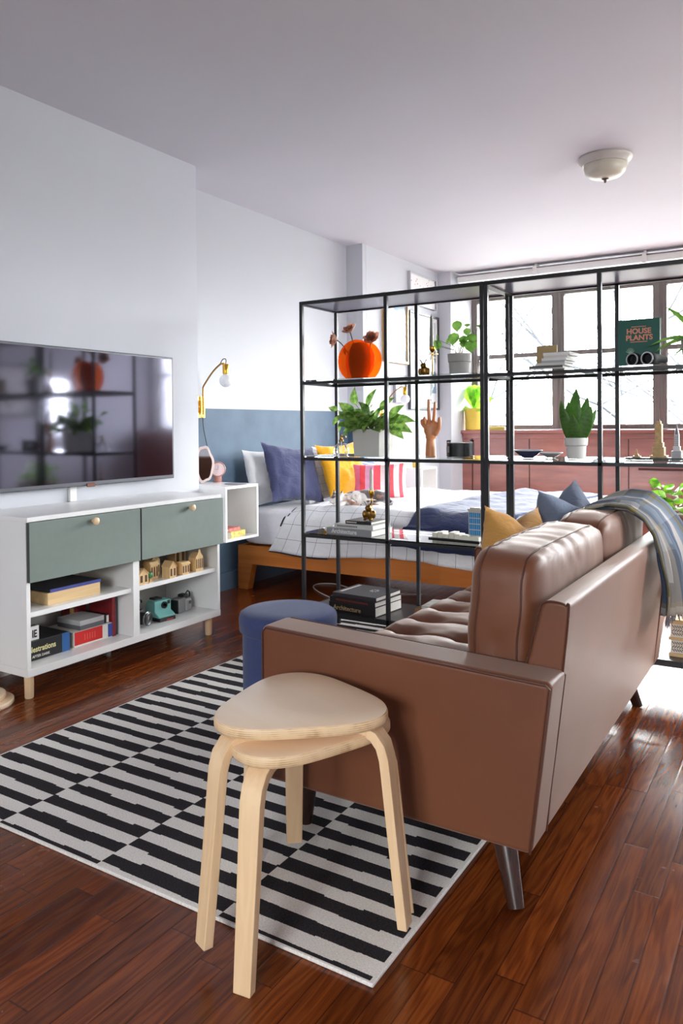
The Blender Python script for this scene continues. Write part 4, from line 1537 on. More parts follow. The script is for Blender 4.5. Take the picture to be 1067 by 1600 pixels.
# --- unit 1, lower glass shelf
GREYBOOK = mat('grey_book_cover', (138, 138, 142), .5)
bk1 = book('book', 'grey architecture book, lowest of three on the lower glass shelf', (-1.978, 3.385, Z3), (.275, .20, .031), GREYBOOK, R(-4))
words('Architecture', 'title', mat('white_ink', (222, 222, 222), .6), bk1, (-.105, -.1006, .007), (R(90), 0, 0), .030, bold=.0005)
bk2 = book('book', 'pale grey book in the middle of the lower glass shelf stack', (-1.960, 3.39, Z3 + .0312), (.225, .18, .022), mat('pale_book_cover', (196, 196, 194), .5), R(-2))
mb = MB()
for k in range(13):
    mb.box((-.10 + k * .0095, -.0906, .007), (-.0935 + k * .0095, -.0902, .015))
mb.build('printed_title', mat('dark_ink', (80, 78, 80), .6), bk2, smooth=False)
bk3 = book('book', 'small black book with red specks, topmost on the lower glass shelf', (-1.945, 3.395, Z3 + .0534), (.155, .15, .016), mat('black_book_cover', (34, 32, 34), .5), R(-3))
mb = MB()
for k in range(9):
    mb.box((-.07 + k * .007, -.0756, .005), (-.0655 + k * .007, -.0752, .011))
mb.build('printed_title', PAPER, bk3, smooth=False)
figurine('small golden frog figurine sitting on the lower shelf book stack', (-1.912, 3.37, Z3 + .0696), 1.05, R(10))
candlestick('thin brass candlestick standing behind the books on the lower shelf', (-1.992, 3.535, Z3), .207)
c = thing('taper_candle', 'white taper candle in the lower shelf candlestick', 'candle', (-1.992, 3.535, Z3 + .2015))
MB().lathe([(0, 0), (.0105, 0), (.0095, .06), (.0085, .110), (.005, .118), (0, .119)], seg=16).build('wax', mat('cream_wax', (222, 214, 204), .5), c)
MB().cyl((0, 0, .117), (0, 0, .126), .0008, seg=6).build('wick', DARK, c)
t = MB()
rnd = random.Random(2)
t.ball((0, 0, .018), (.026, .018, .017), 14)
t.ball((.012, .006, .026), (.014, .012, .012), 10)
for i, p in enumerate(t.v):
    t.v[i] = p + Vector((0, 0, max(-p.z + .0005, noise.noise(p * 90) * .006)))
o = t.build('shell', mat('white_shell', (226, 222, 218), .4), sharp=80)
o.location = (-2.112, 3.31, Z3)
o.location.x = -2.130
tag(o, 'small white shell left of the architecture book', 'shell')
o.location.y = 3.33

t = thing('model_building', 'small model with blue windowed tower beside the low white hall', 'model', (-1.452, 3.41, Z3), R(-4))
MB().box((-.135, -.04, 0), (.135, .045, .006)).build('base', DARK, t, bevel=.001)
lw = MB()
for k in range(6):
    lw.box((-.118 + k * .03, -.03, .006), (-.092 + k * .03, .03, .018 + (.010, .016, .008, .018, .012, .007)[k]))
lw.box((.02, -.035, .006), (.13, -.002, .024)).box((.045, -.036, .024), (.075, -.01, .03))
lw.build('low_halls', mat('cream_brick', (214, 210, 196), .5), t, smooth=False)
MB().box((.062, .0, .006), (.126, .034, .142)).box((.058, -.003, .142), (.130, .037, .150)).box((.068, .004, .150), (.12, .03, .157)).build('tower', mat('stone_grey_brick', (186, 180, 172), .5), t, smooth=False)
wn = MB()
for i in range(3):
    for j in range(4):
        wn.box((.0665 + i * .0195, -.0012, .028 + j * .0275), (.0665 + i * .0195 + .0165, .0, .028 + j * .0275 + .0235))
wn.build('windows', mat('bright_blue_glazing', (28, 128, 184), .25), t, smooth=False)
bars = MB()
for i in range(3):
    for j in range(4):
        bars.box((.0740 + i * .0195, -.002, .028 + j * .0275), (.0752 + i * .0195, -.0012, .0515 + j * .0275))
bars.build('window_bars', mat('pale_blue_bars', (150, 206, 226), .4), t, smooth=False)

# --- unit 1, bottom shelf
BLKB = mat('black_art_book', (26, 24, 27), .35)
b1 = book('book', 'thick black architecture book with gold title, lowest on the bottom shelf', (-1.955, 3.400, ZB), (.285, .245, .048), BLKB, R(-5))
words('Architecture', 'title', mat('gold_ink', (206, 182, 130), .5), b1, (-.115, -.1231, .012), (R(90), 0, 0), .033, bold=.0004)
b2 = book('book', 'black book with dull red title, middle of the bottom shelf stack', (-1.952, 3.398, ZB + .0482), (.282, .24, .026), BLKB, R(-6))
mb = MB()
rnd = random.Random(3)
x = -.10
while x < .10:
    w = rnd.uniform(.006, .012)
    mb.box((x, -.1206, .009), (x + w, -.1202, .018))
    x += w + .003
mb.build('printed_title', mat('dull_red_ink', (128, 44, 36), .6), b2, smooth=False)
b3 = book('book', 'black book with white drawing on its cover, top of the bottom shelf stack', (-1.950, 3.405, ZB + .0744), (.265, .235, .020), mat('charcoal_cover', (44, 40, 46), .4), R(-4))
mb = MB().box((-.115, -.08, .0201), (-.098, .10, .0205))
for k in range(9):
    a = k * 2 * PI / 9
    mb.box((.035 + .018 * math.cos(a) - .007, .02 + .022 * math.sin(a) - .003, .0201), (.035 + .018 * math.cos(a) + .007, .02 + .022 * math.sin(a) + .003, .0205), Rot(rz=a))
mb.build('cover_print', PAPER, b3, smooth=False)
bx = thing('cardboard_box', 'low cardboard box at the right of the bottom shelf behind the sofa', 'box', (-1.565, 3.50, ZB))
MB().box((-.11, -.10, 0), (.13, .09, .036)).build('body', mat('brown_cardboard', (150, 112, 74), .8), bx, bevel=.001)
b5 = book('magazine', 'pale grey magazine lying on the cardboard box', (-1.545, 3.50, ZB + .0365), (.21, .16, .014), mat('light_grey_print', (196, 192, 186), .6, var=.2, scale=30), R(4), cat='magazine')

# --- unit 2, upper glass shelf
rnd = random.Random(12)
hh = 0.0
BK = [('pale grey wide booklet at the bottom of the white stack', .155, .012, (206, 204, 198), -1.0), ('dark-edged booklet second from the bottom of the white stack', .150, .010, (92, 90, 90), -1.005), ('cream booklet in the lower half of the white stack', .13, .011, (212, 210, 202), -.985), ('light grey booklet in the middle of the white stack', .105, .010, (176, 178, 180), -.965), ('white booklet with grey edge above the middle of the stack', .11, .011, (226, 226, 224), -.960), ('off-white booklet just below the top of the stack', .105, .011, (214, 212, 204), -.957), ('white booklet on top of the white stack', .118, .012, (232, 232, 230), -.952)]
for lab, w, th, col, x in BK:
    book('booklet', lab, (x, 3.43, Z1 + hh), (w, .15, th), mat('booklet_cover', col, .6), R(rnd.uniform(-5, 5)), group='booklets on the upper right shelf', cat='booklet')
    hh += th + .0002
t = thing('tan_notebook', 'tan square notebook standing on the stack behind the white booklets', 'notebook', (-1.028, 3.455, Z1 + .0226), R(-3))
MB().box((-.046, -.004, 0), (.050, .004, .098)).build('cover', mat('tan_card', (176, 152, 108), .7), t, bevel=.001)

t = thing('hardcover_book', 'dark green house plants book standing on the upper right shelf', 'book', (-.634, 3.49, Z1), R(-2))
MB().box((-.086, -.012, 0), (.086, -.0098, .212)).box((-.086, .0098, 0), (.086, .012, .212)).box((-.086, -.0098, 0), (-.0835, .0098, .212)).build('cover', mat('dark_green_cover', (22, 92, 80), .5), t, smooth=False)
MB().box((-.0835, -.0098, .002), (.083, .0098, .210)).build('pages', PAPER, t, smooth=False)
PINKINK = mat('salmon_ink', (238, 158, 132), .6)
words('HOUSE', 'title', PINKINK, t, (0, -.0126, .150), (R(90), 0, 0), .0315, align='CENTER', bold=.0011)
words('PLANTS', 'title', PINKINK, t, (0.002, -.0126, .122), (R(90), 0, 0), .0315, align='CENTER', bold=.0011)
MB().box((-.03, -.0128, .178), (.03, -.0124, .181)).box((-.035, -.0128, .113), (.035, -.0124, .116)).build('subtitle_lines', PINKINK, t, smooth=False)
dr = MB()
for k in range(7):
    a = R(20 + k * 24)
    dr.tube([(-.035, -.0126, .062), (-.035 + .018 * math.cos(a), -.0126, .062 + .02 * math.sin(a) + .008)], .0013, 5)
dr.build('plant_drawing', mat('pale_green_ink', (170, 200, 180), .6), t)

t = thing('binoculars', 'black binoculars lying in front of the green book', 'binoculars', (-.585, 3.385, Z1), R(-22))
for s, off in ((-1, 0), (1, 0)):
    b = MB().lathe([(0, -.044), (.0215, -.044), (.0225, -.055), (.026, -.055), (.028, -.050), (.028, -.030), (.023, -.022), (.022, .02), (.016, .045), (.0165, .072), (.014, .078), (0, .078)], seg=28)
    o = b.build('barrel', mat('black_rubber', (26, 26, 28), .65, spec=.2), t)
    o.matrix_local = Matrix.Translation((s * .034, 0, .029)) @ Matrix.Rotation(R(-90), 4, 'X')
    l_ = MB().lathe([(0, -.050), (.0215, -.047), (.0215, -.045), (0, -.045)], seg=24).build('objective_lens', mat('dark_lens', (14, 14, 18), .2, spec=.3), t)
    l_.matrix_local = Matrix.Translation((s * .034, 0, .029)) @ Matrix.Rotation(R(-90), 4, 'X')
    rg = MB().lathe([(.0225, -.057), (.0275, -.057), (.0275, -.053), (.0225, -.053)], seg=28, ring=True).build('chrome_ring', mat('grey_chrome', (206, 206, 208), .25, .8), t)
    rg.matrix_local = Matrix.Translation((s * .034, 0, .029)) @ Matrix.Rotation(R(-90), 4, 'X')
MB().box((-.02, -.015, .024), (.02, .03, .036)).cyl((0, -.01, .036), (0, .035, .036), .007).build('bridge', DARK, t)

t = thing('potted_dracaena', 'arching long-leaved plant in grey pot at the right edge of the upper shelf', 'potted plant', (-.400, 3.43, Z1))
pot_lathe([(0, 0), (.045, 0), (.052, .01), (.062, .105), (.058, .105), (.055, .09), (0, .09)], TERRA, 'pot', t)
MB().lathe([(0, .088), (.055, .092), (0, .094)], seg=24).build('soil', SOIL, t)
fl = MB()
for (bx_, bz, d, L_, bend, w) in ((-.02, .12, (-1, -.3, .95), .155, .95, .044), (-.01, .12, (-.8, -.5, .62), .13, .9, .05), (0, .14, (-.7, -.3, 1.3), .19, .3, .03), (.01, .11, (-.9, -.4, .3), .10, .8, .036), (.0, .12, (.5, -.3, 1), .18, .5, .03), (.0, .12, (.9, .3, .7), .18, .6, .03), (0, .13, (-.3, .2, 1.2), .18, .4, .03), (.01, .12, (.2, -.9, .8), .14, .5, .03)):
    leaf(fl, (bx_, 0, bz - .03), d, (-.2, -.5, 1), L_, w, LANCE, bend, .3, 10)
fl.build('leaves', GREEN1, t, sharp=80)

# --- unit 2, middle glass shelf
t = thing('shallow_bowl', 'dark blue shallow bowl with white rim left of the snake plant', 'bowl', (-1.098, 3.40, Z2))
MB().lathe([(0, .001), (.022, .001), (.026, .003), (.062, .032), (.064, .036), (.060, .036), (.024, .008), (0, .007)], seg=48).build('bowl', mat('dark_blue_glaze', (52, 60, 92), .25), t)
MB().lathe([(.0595, .0355), (.063, .038), (.0655, .0355), (.063, .0335)], seg=48, ring=True).build('rim', mat('white_glaze', (230, 230, 232), .25), t)
t = thing('shallow_bowl', 'small grey dish with white rim partly behind the blue bowl', 'bowl', (-1.015, 3.47, Z2))
MB().lathe([(0, .001), (.018, .001), (.050, .020), (.052, .023), (.048, .023), (.02, .006), (0, .005)], seg=40).build('dish', mat('grey_glaze', (150, 150, 152), .3), t)
MB().lathe([(.0475, .0225), (.051, .025), (.0535, .0225), (.051, .0205)], seg=40, ring=True).build('rim', mat('white_glaze', (230, 230, 232), .25), t)
t = thing('snake_plant', 'snake plant with pointed banded leaves in white pot on the right unit', 'potted plant', (-.890, 3.43, Z2))
pot_lathe([(0, 0), (.037, 0), (.040, .003), (.0435, .055), (.049, .060), (.0505, .092), (.0465, .092), (.044, .075), (0, .075)], POT_WHITE, 'pot', t)
MB().lathe([(0, .074), (.0455, .078), (0, .080)], seg=24).build('soil', SOIL, t)
SNAKE = leaf_mat('banded_snake_leaf', (74, 124, 52), (104, 150, 66), vein=(120, 146, 88))
for (bx_, by, d, L_, W_, nn, bend) in ((-.006, -.008, (.06, -.02, 1), .235, .062, (-.2, -1, 0), -.02), (-.022, -.002, (-.26, 0, 1), .19, .048, (-.5, -.8, 0), .03), (.02, -.012, (.32, -.05, 1), .165, .056, (.25, -1, 0), .02), (-.014, -.014, (-.22, -.1, 1), .165, .042, (-.1, -1, 0), -.04), (.024, .01, (.42, .1, 1), .16, .03, (.6, -.7, 0), .05), (.012, .018, (.15, .1, 1), .20, .05, (.1, -1, 0), 0), (-.018, .02, (-.14, .1, 1), .185, .05, (-.2, -1, 0), .0), (.0, -.02, (-.02, -.12, 1), .12, .045, (0, -1, 0), -.05)):
    lm = MB()
    leaf(lm, (bx_, by, .074), d, nn, L_, W_, LANCE, bend, .35, 12)
    o = lm.build('leaf', SNAKE, t, solid=.002, sharp=80)

t = thing('model_skyline', 'small model city skyline with two spired towers on black base', 'model', (-.505, 3.45, Z2))
MB().box((-.175, -.035, 0), (.215, .035, .008)).build('base', DARK, t, bevel=.001)
SAND = mat('sand_bricks', (184, 152, 96), .45, var=.2, scale=60)
MB().box((-.078, -.028, .008), (-.012, .028, .018)).box((-.068, -.024, .018), (-.022, .024, .052)).box((-.063, -.02, .052), (-.027, .02, .072)).box((-.058, -.016, .072), (-.032, .016, .150)).box((-.053, -.012, .150), (-.037, .012, .162)).build('tan_tower', SAND, t, bevel=.0008)
MB().lathe([(0, .160), (.006, .160), (.004, .168), (.0015, .172), (.0008, .200), (0, .201)], (-.045, 0, 0), 10).build('tan_tower_spire', mat('brown_spire', (104, 84, 70), .4), t)
WH = mat('white_bricks', (206, 206, 208), .45)
MB().box((.006, -.022, .008), (.044, .022, .038)).box((.012, -.017, .038), (.038, .017, .056)).box((.016, -.012, .056), (.034, .012, .105)).build('white_tower', WH, t, bevel=.0008)
MB().lathe([(0, .105), (.010, .105), (.008, .118), (.005, .128), (.002, .136), (.0008, .158), (0, .159)], (.025, 0, 0), 10).build('white_tower_spire', mat('grey_spire', (112, 112, 122), .35), t)
wn = MB()
for k in range(12):
    wn.box((.017, -.0128, .058 + k * .0038), (.033, -.0120, .0598 + k * .0038))
GREYWIN = mat('grey_windows', (110, 112, 120), .4)
wn.build('shaft_windows', GREYWIN, t, smooth=False)
wn = MB()
for k in range(6):
    wn.box((.009, -.0228, .011 + k * .0045), (.041, -.022, .0132 + k * .0045))
wn.build('base_windows', GREYWIN, t, smooth=False)
MB().box((-.150, -.014, .008), (-.118, .014, .014)).box((-.142, -.009, .014), (-.126, .009, .022)).lathe([(0, .022), (.005, .022), (.004, .036), (.002, .042), (0, .046)], (-.134, 0, 0), 10).build('statue', SAND, t, bevel=.0006)
MB().box((.060, -.02, .008), (.088, .02, .062)).box((.066, -.015, .062), (.082, .015, .070)).build('square_block', mat('cream_bricks', (206, 194, 156), .45), t, bevel=.0008)
MB().box((.100, -.02, .008), (.128, .02, .05)).box((.14, -.02, .008), (.20, .02, .03)).build('low_blocks', SAND, t, bevel=.0008)

# --- unit 2, bottom shelf: rattan box
t = thing('rattan_basket', 'pale rattan and white herringbone basket on the right unit bottom shelf', 'basket', (-.38, 3.44, ZB))
WOODP = wood('pale_rattan_frame', (200, 166, 118), (220, 188, 142), .6, 'X', 30)
MB().box((-.115, -.12, 0), (.11, .12, .014)).box((-.115, -.12, .132), (.11, .12, .150)).box((-.115, -.12, .066), (.11, .12, .078)).build('frame', WOODP, t, bevel=.001)
MB().box((-.108, -.113, .014), (.103, .113, .132)).build('liner', mat('white_liner', (222, 216, 206), .7), t, smooth=False)
hb_ = MB()
for zr in (.018, .084):
    for r_ in range(3):
        for k in range(22):
            x = -.10 + k * .0092
            s = 1 if r_ % 2 else -1
            hb_.box((x, -.1150, zr + r_ * .0145), (x + .003, -.1132, zr + r_ * .0145 + .0145), Rot(ry=s * R(45)))
            yq = -.10 + k * .0092
            hb_.box((-.1102, yq, zr + r_ * .0145), (-.1084, yq + .003, zr + r_ * .0145 + .0145), Rot(rx=s * R(45)))
hb_.build('herringbone_weave', mat('dark_cane', (96, 80, 66), .6), t, smooth=False)

# plant behind the right unit
t = thing('potted_plant', 'leafy green plant in brown trough on wire stand behind the throw', 'potted plant', (-.53, 4.15, 0))
MB().box((-.13, -.08, .52), (.17, .08, .65)).build('trough', mat('pinkish_brown_clay', (150, 100, 88), .7), t, bevel=.004)
MB().box((-.12, -.07, .645), (.16, .07, .652)).build('soil', SOIL, t)
wr = MB()
for z in (.50, .60, .66):
    wr.tube([(-.145, -.095, z), (.185, -.095, z), (.185, .095, z), (-.145, .095, z), (-.145, -.095, z)], .004, 6)
for x, y in ((-.145, -.095), (.185, -.095), (.185, .095), (-.145, .095)):
    wr.cyl((x, y, 0), (x, y, .66), .004, seg=8)
for k in range(6):
    wr.cyl((-.145 + k * .066, -.095, .50), (-.145 + k * .066, .095, .50), .003, seg=6)
wr.build('wire_stand', mat('white_wire', (214, 208, 200), .4), t)
fl, st = MB(), MB()
rnd = random.Random(31)
for k in range(60):
    a = rnd.uniform(0, 2 * PI)
    p = Vector((rnd.uniform(-.16, .18), rnd.uniform(-.09, .09), rnd.uniform(.66, .80)))
    if k < 2:
        p = Vector((-.17 + .03 * k, -.05, .82))
    d = Vector((math.cos(a), math.sin(a) - .3, rnd.uniform(-.5, .9)))
    leaf(fl, p, d, Vector((rnd.uniform(-.4, .4), -.7, .7)), rnd.uniform(.06, .095), .045, HEART, .3, .2, 6)
    st.tube([(p.x * .7, p.y * .5, .645), p], .0015, 5)
fl.build('leaves', GREEN3, t, sharp=80)
st.build('stems', mat('green_stem', (110, 120, 80), .7), t)

# ------------------------------------------------------------------ bed
bed = thing('bed_frame', 'honey pine bed frame with tapered leg standing in the blue alcove', 'bed', (-2.30, 4.86, 0))
ORG = bed.location.copy()
BX0, BX1, BY0, BY1 = -3.355, -1.26, 4.085, 5.615
MB().box((BX0, BY0, .175), (BX1, BY0 + .03, .300)).build('side_rail', PINE, bed, org=ORG, bevel=.002)
MB().box((BX0, BY1 - .03, .175), (BX1, BY1, .300)).build('side_rail', PINE, bed, org=ORG, bevel=.002)
MB().box((BX0, BY0 + .03, .175), (BX0 + .03, BY1 - .03, .300)).build('end_rail', PINE, bed, org=ORG, bevel=.002)
MB().box((BX1 - .03, BY0 + .03, .175), (BX1, BY1 - .03, .300)).build('end_rail', PINE, bed, org=ORG, bevel=.002)
MB().box((BX0 + .03, BY0 + .03, .25), (BX1 - .03, BY1 - .03, .29)).build('slats', PINE, bed, org=ORG, smooth=False)
for x, s in ((BX0, 1), (BX1, -1)):
    for y in (BY0 - .002, BY1 - .053):
        MB().prism([(x + s * .0, 0), (x + s * .085, 0), (x + s * .125, .175), (x + s * .0, .175)], y, y + .055, 'XZ').build('leg', PINE, bed, org=ORG, bevel=.002)

mt = thing('mattress', 'white-sheeted mattress on the pine bed frame', 'mattress', (-2.31, 4.85, .301))
mb = MB()


def rbox(mb, lo, hi, k=8.0, n=22, amp=.006, seed=0.0, sc=7.0):
    lo, hi = Vector(lo), Vector(hi)
    c, h = (lo + hi) / 2, (hi - lo) / 2
    def sh(a, b, d):
        L_ = (abs(a) ** k + abs(b) ** k + abs(d) ** k) ** (1 / k)
        q = Vector((c.x + h.x * a / L_, c.y + h.y * b / L_, c.z + h.z * d / L_))
        w = noise.noise(q * sc + Vector((seed, 0, 0))) * amp
        return q + Vector((a / L_, b / L_, d / L_)) * (w - amp)
    for ax in range(3):
        for s in (-1, 1):
            def fn(u, v, ax=ax, s=s):
                c3 = [0, 0, 0]
                c3[ax] = s
                c3[(ax + 1) % 3] = u * 2 - 1
                c3[(ax + 2) % 3] = v * 2 - 1
                return sh(*c3)
            mb.grid(fn, n, n)
    return mb


mo = Vector(mt.location)
rbox(mb, (-3.365, 4.075, .301), (-1.27, 5.625, .560), k=14, n=34, amp=.005, sc=6).build('fitted_sheet', SHEET, mt, org=mo, sharp=85)


# duvet
def duvet_pt(u, v, x0=-2.90, x1=-1.24, lift=0.0):
    x = x0 + (x1 - x0) * u
    # v: 0 hanging hem, then over the edge and across
    L1, L2 = .27, 1.58
    hem = .295 + .018 * math.sin(x * 5.3) + .03 * (1 - u) * 0
    d = v * (L1 + L2)
    r = .05
    if d < L1:
        k = d / L1
        z = hem + (.55 - hem) * k
        y = 4.052 - .016 * math.sin(x * 21 + 2 * math.sin(x * 6)) * (1 - k) - .012 * (1 - k)
        if k > .75:
            q = (k - .75) / .25
            y += .022 * q * q
            z -= .012 * q * q
    else:
        q = min(1, (d - L1) / .10)
        y = 4.074 + (d - L1)
        z = .540 + .040 * math.sin(q * PI / 2)
    puff = .016 * noise.noise(Vector((x * 3.2, y * 3.2, 1.0))) + .006 * noise.noise(Vector((x * 11, y * 9, z * 9)))
    if v > .13:
        z += puff
    else:
        y += puff * .6
    if u < .06:
        z -= (1 - u / .06) ** 2 * .012 * (1 if v > .13 else 0)
    x += -.16 * (max(0, (.16 - v) / .16) ** 1.3) * (1 - u) ** 5
    return Vector((x, y - lift if d < L1 else y, z + (lift if d >= L1 else 0)))


dv = thing('duvet', 'white duvet with thin black window check spread over the bed', 'duvet', (-2.1, 4.85, .56))
MB().grid(lambda u, v: duvet_pt(u, v), 110, 110, lambda u, v: (u * 1.66 + .03, v * 1.85 + .01)).build('cover', GRIDC, dv, org=dv.location, solid=.022, sharp=80)
pp = MB()
pp.tube([duvet_pt(0, j / 240) + Vector((-.012, -.002, .002)) for j in range(22, 52)], .005, 7)
pp.tube([duvet_pt(j / 60, 0) + Vector((0, -.002, -.006)) for j in range(14)], .005, 7)
pp.build('black_edging', mat('black_binding', (30, 32, 44), .9), dv, org=dv.location)

# navy knitted throw at the foot
nt = MB()


def nthrow(u, v):
    v2 = .05 + v * .95
    p = duvet_pt(.0, v2, -2.03 + u * .62 + .12 * v, -2.03 + u * .62 + .12 * v, .032)
    p.z += .010 * noise.noise(p * 6) + .004 * noise.noise(p * 25) + .03 * math.exp(-((u - .1) / .12) ** 2) * (1 if v > .12 else 0) * .5
    return p


o = nt.grid(nthrow, 40, 80, lambda u, v: (u, v)).build('knitted_throw', NAVY_THROW, org=Vector((-1.7, 4.8, .58)), solid=.012, sharp=80)
tag(o, 'dark navy knitted throw spread across the foot of the bed', 'blanket')

pillow('pillow', 'white pillow at the back left of the bed against the blue wall', 'pillow', PILLOW_WHITE, (-3.268, 4.34, .755), .50, .40, .15, (R(-14), 0, R(90)), seed=1)
pillow('pillow', 'pale pillow behind the blue striped one on the far bed side', 'pillow', PILLOW_WHITE, (-3.268, 5.22, .755), .55, .40, .15, (R(-14), 0, R(90)), seed=2)
pillow('pillow', 'dark blue linen pillow leaning on the white pillow near the nightstand', 'pillow', NAVY, (-3.095, 4.385, .775), .56, .43, .13, (R(-20), R(6), R(84)), seed=4, pinch=.12)
pillow('pillow', 'grey checked pillow squeezed between navy and mustard pillows', 'pillow', GRIDP, (-3.075, 4.70, .755), .50, .40, .07, (R(-22), R(-3), R(88)), seed=6)
pillow('pillow', 'mustard yellow linen pillow in the middle of the bed head', 'pillow', MUSTARD, (-2.950, 4.83, .778), .55, .43, .13, (R(-18), R(-2), R(88)), seed=7, pinch=.12)
pillow('pillow', 'blue and white striped pillow behind the pink striped one', 'pillow', stripe_cloth('blue_stripes', [(0, (84, 112, 168)), (.5, (188, 200, 224))], 45, 1), (-3.06, 5.30, .755), .45, .40, .12, (R(-16), R(8), R(86)), seed=8)
PINKS = stripe_cloth('pink_and_red_stripes', [(0, (226, 120, 168)), (.13, (240, 84, 92)), (.24, (232, 170, 204)), (.40, (240, 92, 104)), (.52, (244, 226, 226)), (.64, (240, 100, 112)), (.76, (246, 232, 230)), (.86, (240, 104, 116)), (.93, (246, 232, 230))], 1 / .40, 0)
pillow('pillow', 'pink, red and white striped oblong pillow beside the cat', 'pillow', PINKS, (-2.665, 4.86, .702), .40, .27, .12, (R(-16), R(-2), R(22)), seed=11, pinch=.08)

# ------------------------------------------------------------------ cat asleep on the duvet
def cat_fur():
    t = NT('calico_fur')
    co = t.n('TexCoord').outputs['Object']
    n1 = t.n('TexNoise', {'Vector': co, 'Scale': 9.0, 'Detail': 2.0, 'Distortion': .5}).outputs[0]
    n2 = t.n('TexNoise', {'Vector': t.n('Mapping', {'Vector': co, 'Location': (3.1, 1.2, .4)}).outputs[0], 'Scale': 11.0, 'Detail': 2.0}).outputs[0]
    zz = t.n('SeparateXYZ', {0: co}).outputs[2]
    n1z = t.math('MULTIPLY_ADD', zz, 1.5, t.math('SUBTRACT', n1, .09))
    c = t.ramp(n1z, [(.47, srgb(236, 230, 226)), (.50, srgb(92, 84, 88))])
    f2 = t.ramp(n2, [(.58, (0, 0, 0, 1)), (.62, (.8, .8, .8, 1))])
    c = t.mix(f2, c, srgb(166, 116, 84))
    hair = t.n('TexNoise', {'Vector': t.n('Mapping', {'Vector': co, 'Scale': (60, 260, 260)}).outputs[0], 'Scale': 1.0}).outputs[0]
    c = t.mix(t.math('MULTIPLY', hair, .12), c, srgb(150, 140, 140))
    nrm = t.n('Bump', {'Height': hair, 'Strength': .7, 'Distance': .004}).outputs[0]
    return t.finish(bsdf(t, c, .9, normal=nrm, sheen=.4, spec=.15).outputs[0])


CAT = thing('cat', 'white, grey and tan cat asleep on the checked duvet by the pillows', 'cat', (-2.50, 4.30, .588), R(30))
cm = MB()
# local +X runs from head to tail, -Y faces the camera
for c_, r_ in (((-.03, .01, .048), (.085, .062, .050)), ((.04, .012, .052), (.085, .066, .054)), ((.115, .012, .050), (.070, .064, .052)), ((-.095, .0, .042), (.050, .046, .040))):
    cm.ball(c_, r_, 20)
cm.ball((-.157, -.018, .042), (.045, .041, .038), 18)          # head
cm.ball((-.186, -.036, .030), (.017, .017, .014), 12)          # muzzle
cm.ball((-.150, -.045, .030), (.016, .014, .014), 10)
for p in ((-.150, -.012, .076), (-.130, -.040, .070)):
    pass
cm.tube([(-.172, .006, .064), (-.177, .010, .106)], [.018, .003], 8)   # ears
cm.tube([(-.130, -.026, .064), (-.120, -.032, .104)], [.018, .003], 8)
cm.tube([(-.085, -.035, .030), (-.055, -.075, .020), (-.020, -.088, .014)], [.022, .017, .013], 10)  # front leg
cm.ball((-.010, -.090, .014), (.018, .013, .012), 10)
cm.tube([(-.10, -.035, .026), (-.130, -.080, .018), (-.155, -.088, .014)], [.020, .016, .013], 10)
cm.ball((-.165, -.090, .014), (.017, .013, .012), 10)
cm.ball((.130, -.020, .038), (.050, .045, .038), 14)           # haunch
cm.tube([(.125, -.05, .022), (.090, -.085, .016), (.060, -.095, .013)], [.022, .016, .012], 10)
cm.ball((.048, -.097, .013), (.020, .013, .012), 10)
cm.tube([(.15, -.045, .022), (.135, -.090, .015), (.110, -.104, .013)], [.020, .015, .012], 10)
cm.ball((.100, -.106, .013), (.018, .012, .012), 10)
cm.tube([(.175, .0, .03), (.205, -.035, .018), (.195, -.080, .014), (.160, -.115, .013)], [.018, .015, .013, .010], 10)  # tail
cm.build('body', cat_fur(), CAT, remesh=.0042)
fc = MB()
fc.ball((-.2025, -.043, .033), (.003, .0035, .0025), 8)
fc.build('nose', mat('pink_nose', (206, 130, 124), .5), CAT)
ey = MB()
for a, b in (((-.188, -.022, .046), (-.182, -.012, .045)), ((-.172, -.049, .045), (-.163, -.053, .044))):
    ey.tube([a, (Vector(a) + Vector(b)) / 2 + Vector((-.002, -.002, -.001)), b], .0012, 6)
ey.build('closed_eyes', DARK, CAT)

# ------------------------------------------------------------------ nightstands
def nightstand(loc, w, d, h, label):
    """open cube, opening faces local +X, loc = back lower near corner"""
    T = thing('nightstand', label, 'nightstand', loc, group='wall-hung cube nightstands')
    q = .016
    MB().box((0, 0, h - q), (d, w, h)).build('top', GREY_WHITE, T, bevel=.001)
    MB().box((0, 0, 0), (d, w, q)).build('bottom', GREY_WHITE, T, bevel=.001)
    MB().box((0, 0, q), (d, q, h - q)).build('side_panel', GREY_WHITE, T, bevel=.001)
    MB().box((0, w - q, q), (d, w, h - q)).build('side_panel', GREY_WHITE, T, bevel=.001)
    MB().box((0.001, q, q), (.008, w - q, h - q)).build('back_panel', BACKING, T, smooth=False)
    return T


NX = -2.93
nightstand((-3.399, 3.458, .427), .312, .469, .328, 'white open cube nightstand hung beside the television wall corner')
nightstand((-3.239, 5.90, .412), .31, .41, .328, 'white cube nightstand on the far side of the bed')
NT_Z = .7552
t = book('paperback', 'yellow patterned paperback lying in the near nightstand', (-3.02, 3.60, .4435), (.155, .125, .035), mat('yellow_pattern', (214, 196, 110), .6, var=.45, scale=70), R(96), cat='book')
t = book('paperback', 'pink and red paperback on top of the yellow one', (-3.03, 3.585, .4788), (.13, .11, .018), mat('pink_red_cover', (208, 122, 116), .6, var=.35, scale=30), R(99), cat='book')
